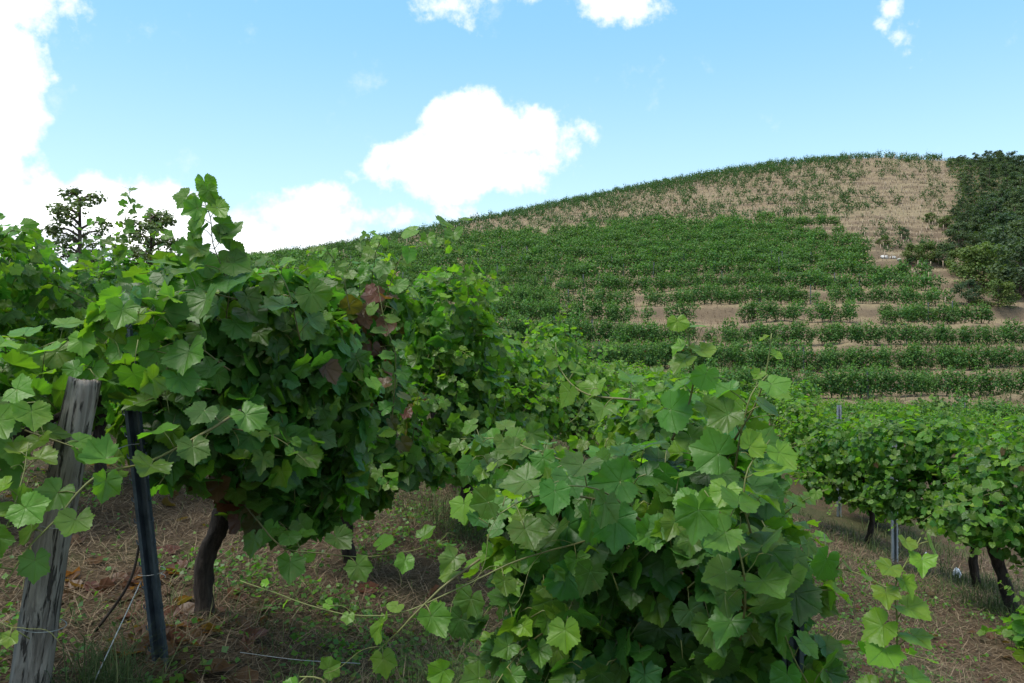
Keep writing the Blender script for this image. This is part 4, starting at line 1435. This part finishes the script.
def make_hill():
    rg = np.random.default_rng(42)
    cand, posts = [], []
    for k, s, seg in contour_rows():
        L = np.r_[0, np.cumsum(np.linalg.norm(np.diff(seg, axis=0), axis=1))]
        if L[-1] < 3:
            continue
        n = int(L[-1] / 0.8)
        u = (np.arange(n) + rg.uniform(-0.2, 0.2, n)) * 0.8
        X, Y = np.interp(u, L, seg[:, 0]), np.interp(u, L, seg[:, 1])
        T = np.arctan2(np.interp(u + 0.5, L, seg[:, 1]) - np.interp(u - 0.5, L, seg[:, 1]), np.interp(u + 0.5, L, seg[:, 0]) - np.interp(u - 0.5, L, seg[:, 0]))
        Z = ground_z(X, Y)
        cand.append(np.stack([X, Y, Z, T, np.full(n, k), np.full(n, s), u], 1))
    c = np.vstack(cand)
    px = 512 + F * c[:, 0] / c[:, 1]
    py = 341.5 - F * c[:, 2] / c[:, 1]
    joff = vnoise(np.stack([c[:, 4] * 7.3, c[:, 5] * 3.1, c[:, 4] * 0], 1), 61)
    gline = np.interp(px + (joff - 0.5) * np.where(px > 840, 34, 90), grx, gry) + 10 * (vnoise(np.stack([c[:, 6] * 0.4, c[:, 4] * 5.0, c[:, 5]], 1), 62) - 0.5)
    sline = np.interp(px, skyx, skyy)
    nz = fbm(np.stack([c[:, 0] * 0.10, c[:, 1] * 0.22, c[:, 0] * 0], 1), 50, 3)
    nz2 = vnoise(np.stack([c[:, 0] * 0.35, c[:, 4] * 3.1, c[:, 5] * 2], 1), 51)
    r = rg.random(len(c))
    green = py > gline
    dense = px < 590 + 160 * (nz - 0.5) + (py < 300) * 230 + (py > 347) * 170      # left and middle: rows close together
    keep = green & ((c[:, 5] == 0) | (dense & (c[:, 5] == 1) & (r < 0.66)) | (dense & (c[:, 5] == 2) & (r < 0.14)) | ((c[:, 5] == 1) & (r < 0.5) & (px < 960)))
    keep &= ~((c[:, 5] == 0) & (nz2 < 0.09) & (px > 620))
    # the tall bare bank and a few short bare stretches of bank
    for x0, x1, y0, y1, st in ((566, 586, 312, 330, 1.0), (452, 500, 246, 254, 1.0), (845, 1030, 340, 352, 0.6)):
        keep &= ~((px > x0) & (px < x1) & (py > y0) & (py < y1) & (r < st) & (c[:, 5] > 0))
    keep &= ~((px < 700) & (c[:, 1] < 43)) & ~((px > 868) & (px < 912) & (py > 250) & (py < 272))
    keep &= ~((px > 640 + 40 * (joff - 0.5)) & (px < 880) & (py > 323) & (py < 338))
    sp = (~green) & (px < 945)
    nz3 = vnoise(np.stack([c[:, 6] * 0.11, c[:, 4] * 3.7, c[:, 5] * 5.3], 1), 63)
    band = sstep(py - sline, 12, 3)                                     # green fringe along the crest
    pr = 0.15 + 0.85 * sstep(nz3, 0.42, 0.66) * (0.6 + 0.4 * sstep(nz, 0.4, 0.6)) + 0.7 * band - 0.35 * sstep(px, 820, 900) * (1 - band)
    pr = np.where((px > 790) & (px < 880) & (py > 222) & (py < 262), 0.05, pr)
    ksp = sp & (r < pr * 0.8)
    small = ksp
    allk = np.nonzero(keep)[0]
    order = allk[np.argsort(np.hypot(c[allk, 0], c[allk, 1]))]
    inview = order[(px[order] > -20) & (px[order] < 1044) & (c[order, 5] == 0)]
    front = set(inview[:300].tolist())
    # nearest 300: things
    protos = []
    for i in range(6):
        protos.append(hill_vine_mesh(200 + i, 480, 'lo').mesh('hillside_vine', [M_FAR, M_BARK]))
    ks = sorted({int(c[i, 4]) for i in front})
    for i in order:
        if i in front:
            o = bpy.data.objects.new('hillside_vine', protos[rg.integers(6)])
            C.objects.link(o)
            o.location = c[i, :3]
            o.rotation_euler = (0, 0, c[i, 3] + rg.normal(0, 0.12) + math.pi * rg.integers(2))
            s_ = rg.uniform(0.8, 1.12)
            o.scale = (s_, s_, s_ * rg.uniform(0.9, 1.1))
            t = ks.index(int(c[i, 4]))
            tag(o, f'bushy vine in the {ordn[t]} terrace row up from the foot of the hill', 'grapevine', f'vines of the {ordn[t]} hillside terrace')
    rest = np.array([i for i in order if i not in front])
    dd = np.hypot(c[rest, 0], c[rest, 1])

    def scatter(name, idx, var, sc_lo, sc_hi, label, mats):
        mb = MB()
        for i in idx:
            v, f, col, m = var[rg.integers(len(var))]
            a = c[i, 3] + rg.normal(0, 0.15) + math.pi * rg.integers(2)
            s_ = rg.uniform(sc_lo, sc_hi)
            R = np.array([[math.cos(a), -math.sin(a), 0], [math.sin(a), math.cos(a), 0], [0, 0, rg.uniform(0.88, 1.12)]]) * s_
            cc = col.copy()
            cc[:, 2] = np.clip(cc[:, 2] + rg.normal(0, 0.15), 0, 1)
            mb.v.append((v @ R.T + c[i, :3]).astype(np.float32))
            mb.f.append(f + mb.n)
            mb.c.append(cc)
            mb.m.append(m)
            mb.n += len(v)
        o = mb.build(name, mats)
        tag(o, label, 'vines', None, 'stuff')

    def flat(mb):
        return np.concatenate(mb.v), np.concatenate(mb.f), np.concatenate(mb.c), np.concatenate(mb.m)

    v1 = [flat(hill_vine_mesh(300 + i, 300, 'lo', size=(0.13, 0.22))) for i in range(8)]
    v2 = [flat(hill_vine_mesh(320 + i, 160, 'lo', size=(0.17, 0.28), nshoot=5)) for i in range(8)]
    v3 = [flat(hill_vine_mesh(340 + i, 46, 'lo', h=1.3, w=(0.5, 0.36), size=(0.16, 0.28), nshoot=4, trunk=False)) for i in range(8)]
    scatter('middle_vines', rest[dd < 85], v1, 0.8, 1.12, 'green vines in close rows on the lower hillside', [M_FAR, M_BARK])
    scatter('upper_vines', rest[dd >= 85], v2, 0.85, 1.15, 'green vines in close rows on the middle hillside', [M_FAR, M_BARK])
    scatter('young_vines', np.nonzero(small)[0], v3, 0.45, 1.4, 'small scattered vines on the bare tan upper slope', [M_YOUNG, M_BARK])
    # stakes of the young vines
    idx = np.nonzero(sp & (rg.random(len(c)) < 0.30))[0]
    mb = MB()
    for i in idx:
        p = c[i, :3]
        h = rg.uniform(0.6, 1.2)
        mb.tube(np.array([p - [0, 0, 0.1], p + [rg.normal(0, .05), 0, h]]), 0.05, 4)
    o = mb.build('stakes', [M_STAKE])
    tag(o, 'pale wooden stakes standing among the young vines on the upper slope', 'stakes', None, 'stuff')
    # posts of the lower terraces
    m = MB()
    channel(m, (0, 0, -0.1), (0, 0, 1.75), 0, 0.06, 0.04, 0.004, (0, 0, 0), 0.015)
    pm = m.mesh('trellis_post', [M_STEEL3], False)
    cnt = 0
    sel = [i for i in order if c[i, 5] == 0 and 0 < px[i] < 1024 and py[i] > 262]
    for i in sel:
        if rg.random() < 0.085 and cnt < 90:
            o = bpy.data.objects.new('trellis_post', pm)
            C.objects.link(o)
            o.location = c[i, :3] + [0.45 * math.cos(c[i, 3]), 0.45 * math.sin(c[i, 3]) - 0.1, 0]
            o.rotation_euler = (rg.normal(0, 0.03), rg.normal(0, 0.03), c[i, 3])
            o.scale = (1, 1, rg.uniform(0.9, 1.15))
            tag(o, 'thin grey trellis post standing among the hillside vine rows', 'post', 'trellis posts on the hillside')
            cnt += 1


make_hill()

# ================================================================== trees and shrubs
def tree_mesh(seed, h, cw, trunk_h, n, lsize, kind='pine', tone0=0.22):
    """returns trunk and crown builders"""
    rg = np.random.default_rng(seed)
    tr, cr, L = MB(), MB(), Leaves()
    bendx = rg.uniform(-0.2, 0.2) * h * 0.1
    tr.tube(spline([(0, 0, -0.3), (bendx, 0, h * 0.5), (bendx * 0.5, 0.0, h * 0.95)], 12), np.linspace(h * 0.025, h * 0.006, 12), 7)
    nc = {'pine': 26, 'broad': 30, 'shrub': 26}[kind]
    for k in range(nc):
        f = (k + rg.random()) / nc
        z = trunk_h + (h - trunk_h) * f
        prof = math.sqrt(max(0.0, 1 - ((f - 0.3) / 0.72) ** 2)) if kind == 'pine' else math.sqrt(max(0.0, 1 - ((f - 0.45) / 0.57) ** 2)) if kind == 'broad' else math.sqrt(max(0.0, 1 - (f / 1.02) ** 2))
        a = rg.random() * 6.28
        rr = cw * prof * rg.uniform(0.35, 0.9)
        c = np.array([bendx + rr * math.cos(a), rr * math.sin(a), z])
        base = np.array([bendx * 0.8, 0, z - rr * 0.35])
        tr.tube(spline([base, (base + c) / 2 + [0, 0, 0.1], c], 5), np.linspace(h * 0.008, h * 0.003, 5), 4)
        s = cw * rg.uniform(0.26, 0.44) * (0.55 + 0.45 * prof)
        m = n // nc
        u = norm(rg.standard_normal((m, 3))) * (rg.random((m, 1)) ** 0.45)
        p = c + u * np.array([s, s, s * 0.62])
        tone = np.clip(rg.normal(tone0, 0.14) + rg.normal(0, 0.1, m) + rg.normal(0, 0.08, m), 0, 1)
        L.add(p, u * 0.8 + UP * 0.7 + rg.standard_normal((m, 3)) * 0.5, rg.standard_normal((m, 3)), rg.uniform(lsize * 0.7, lsize * 1.3, m), tone, np.clip(rg.normal(0.5, 0.2) + rg.normal(0, 0.15, m), 0, 1))
    L.emit(cr, 'lo', rg)
    return tr, cr


def plant_tree(protos, k, loc, scale, rz, name, label, cat, group=None):
    tm, cm, mt = protos[k]
    root = empty(name, loc, label, cat, group, rz)
    root.scale = scale
    for nm, me in (('trunk', tm), ('crown', cm)):
        o = bpy.data.objects.new(nm, me)
        C.objects.link(o)
        o.parent = root
    return root


def forest():
    rg = np.random.default_rng(12)
    protos = []
    for i in range(5):
        tr, cr = tree_mesh(500 + i, 6.5, 2.7, 0.8, 2200, 0.30, 'pine', (0.05, 0.25, 0.45, 0.65, 0.15)[i])
        protos.append((tr.mesh('trunk', [M_TBARK]), cr.mesh('crown', [M_TREE]), 0))
    broad = []
    for i in range(4):
        tr, cr = tree_mesh(520 + i, 4.0, 2.6, 0.05, 3200, 0.24, 'shrub', (0.1, 0.3, 0.45, 0.2)[i])
        broad.append((tr.mesh('trunk', [M_TBARK]), cr.mesh('crown', [M_TREE]), 0))
    M_YEL = leaf_material('broom_leaf', (0.050, 0.090, 0.024), (0.125, 0.165, 0.035), (0.08, 0.1, 0.04), trans=0.25, spec=0.2, rough=0.6)
    yel = []
    for i in range(2):
        tr, cr = tree_mesh(540 + i, 3.0, 2.3, 0.0, 3200, 0.20, 'shrub', 0.4)
        yel.append((tr.mesh('trunk', [M_TBARK]), cr.mesh('crown', [M_YEL]), 0))
    # the wood: a wedge down the right flank, left edge read off the photograph
    edge_y, edge_x = [120, 150, 165, 185, 215, 240, 262, 290, 312], [982, 968, 953, 949, 951, 954, 980, 1003, 1026]
    yy = np.arange(118, 316, 3.0)
    xx = np.interp(yy, edge_y, edge_x) + 26 * (fbm(np.stack([yy * 0.07, yy * 0, yy * 0], 1), 71, 3) - 0.5)
    edge_y, edge_x = yy, xx
    pts = []
    tries = 0
    def edge_near(px, z, d):
        return px - np.interp(341.5 - F * z / d, edge_y, edge_x) < 16

    while len(pts) < 298 and tries < 40000:
        tries += 1
        d = rg.uniform(78, 226)
        px = rg.uniform(945, 1130)
        x = (px - 512) / F * d
        if rg.random() > (d / 226 if d < 205 else 0.55):
            continue
        z = gz(x, d)
        py = 341.5 - F * z / d
        if px < np.interp(py, edge_y, edge_x) + 4:
            continue
        if any((x - q[0]) ** 2 + (d - q[1]) ** 2 < (2.2 if edge_near(px, z, d) else 2.45) ** 2 for q in pts):
            continue
        pts.append((x, d, z, px, py))
    for x, y, z, px, py in pts:
        edge = px - np.interp(py, edge_y, edge_x)
        s = rg.choice([0.5, 0.65, 0.8, 0.95, 1.15]) * rg.uniform(0.9, 1.1) * (0.55 if edge < 10 else 0.75 if edge < 22 else 1.0) * (0.75 if y < 105 else 1.0) * 0.80 * (0.62 if y > 180 else 0.8 if y > 150 else 1.0) * (0.75 if px < 985 else 1.0)
        plant_tree(broad if edge < 9 else protos, rg.integers(4 if edge < 9 else 5), (x, y, z), (s * rg.uniform(0.9, 1.2), s * rg.uniform(0.9, 1.2), s), rg.random() * 6.28, 'pine_tree',
                   'dark green pine packed among others in the wood on the right flank', 'tree', 'pines of the wood on the hill')
    mb, L = MB(), Leaves()
    n = 60000
    d = rg.uniform(85, 222, n)
    px = rg.uniform(945, 1130, n)
    x = (px - 512) / F * d
    z = ground_z(x, d)
    k = px > np.interp(341.5 - F * z / d, edge_y, edge_x) + 3 * rg.standard_normal(n) + 1
    x, d, z = x[k], d[k], z[k]
    n = len(x)
    hh = 1.6 * fbm(np.stack([x * 0.45, d * 0.45, x * 0], 1), 90, 3) * rg.random(n) ** 0.6
    L.add(np.stack([x, d, z + hh], 1), UP + rg.standard_normal((n, 3)) * 0.6, rg.standard_normal((n, 3)), rg.uniform(0.25, 0.5, n), np.clip(rg.normal(0.25, 0.2, n), 0, 1), rg.random(n), 0)
    L.emit(mb, 'lo', rg)
    tag(mb.build('undergrowth', [M_TREE]), 'dark low undergrowth covering the floor of the wood on the hill', 'undergrowth', None, 'stuff')
    shr = [(958, 252, 3.0, 'b', 'round dark shrub standing free just above the yellow green bush'),
           (984, 284, 3.3, 'y', 'large yellow green bush at the foot of the wood'),
           (1004, 276, 4.2, 'b', 'big dark bush right of the large yellow green bush'),
           (1020, 298, 4.2, 'b', 'dark bush cut by the right edge at the foot of the wood'),
           (998, 308, 2.0, 'y', 'small bright yellow green bush lowest at the wood'),
           (968, 305, 1.8, 'b', 'low brownish bush beside the track below the yellow green bush'),
           (928, 264, 1.9, 'y', 'olive bush right of the white rocks'),
           (943, 266, 2.0, 'b', 'low dark bush between the olive bush and the round dark shrub'),
           (912, 262, 1.6, 'y', 'small olive bush just right of the white rocks'),
           (960, 272, 2.0, 'y', 'dull olive bush under the round dark shrub'),
           (1012, 255, 4.4, 'b', 'tall bush at the lower edge of the wood near the right edge'),
           (960, 240, 2.0, 'b', 'dark low bush hugging the left edge of the wood'),
           (975, 238, 2.4, 'b', 'wide dark bush at the wood edge above the free shrub'),
           (990, 236, 2.8, 'b', 'spreading bush at the wood edge above the pale bank'),
           (946, 228, 1.5, 'y', 'small light green bush on the tan slope by the wood'),
           (930, 222, 1.2, 'y', 'tiny light green bush higher on the tan slope'),
           (1020, 262, 4.0, 'b', 'dark rounded bush against the right edge under the pines'),
           (884, 246, 1.1, 'y', 'small bush alone on the bare slope above the white rocks'),
           (905, 238, 1.2, 'b', 'small dark bush alone on the upper bare slope')]
    for px, py, h, kd, lab in shr:
        p = ground_at(px, py, 50, 200)
        pr = broad if kd == 'b' else yel
        s = h / (4.0 if kd == 'b' else 3.0)
        plant_tree(pr, rg.integers(len(pr)), p, (s * 1.3, s * 1.3, s * 1.25), rg.random() * 6.28, 'shrub', lab, 'shrub')
    # two dark trees behind the rows at the left
    for i, (px, top, d, h, cw, n, lab) in enumerate(((80, 189, 26, 5.6, 1.1, 2000, 'slender airy tree rising above the vines at the left'),
                                                 (150, 212, 30, 5.0, 1.35, 4200, 'dense rounded dark tree just right of the slender airy tree'))):
        x = (px - 512) / F * d
        z = gz(x, d)
        hh = (341.5 - top) / F * d - z
        tr, cr = tree_mesh(560 + i, hh, cw, hh * 0.5, n, 0.13, 'broad', 0.95)
        root = empty('broadleaf_tree', (x, d, z), lab, 'tree')
        tr.build('trunk', [M_TBARK], root)
        cr.build('crown', [M_TREE], root)


forest()


def rocks():
    rg = np.random.default_rng(3)
    for i, (px, py, s, lab) in enumerate(((884, 259, 0.5, 'larger pale white rock on the bare bank below the upper slope'), (893, 259, 0.42, 'middle pale white rock beside the larger one on the bank'), (899, 261, 0.28, 'smallest pale white rock of the three on the bank'))):
        p = ground_at(px, py, 60, 180)
        n, k = 14, 9
        th, ph = np.meshgrid(np.arange(n) / n * 6.283, np.linspace(0.05, math.pi - 0.05, k))
        u = np.stack([np.sin(ph) * np.cos(th), np.sin(ph) * np.sin(th), np.cos(ph)], -1).reshape(-1, 3)
        r = 0.6 + 0.8 * fbm(u * 1.6 + i * 9, i, 3)
        v = u * r[:, None] * np.array([s, s * 0.7, s * 0.6]) + [0, 0, s * 0.25]
        ii = np.arange(k - 1)[:, None] * n
        j = np.arange(n)[None]
        j2 = (j + 1) % n
        q = np.stack([ii + j, ii + n + j, ii + n + j2, ii + j2], -1).reshape(-1, 4)
        mb = MB()
        mb.add(v, np.vstack([q[:, [0, 1, 2]], q[:, [0, 2, 3]]]))
        tag(mb.build('rock', [M_STONE], None, p, smooth=False), lab, 'rock')


rocks()
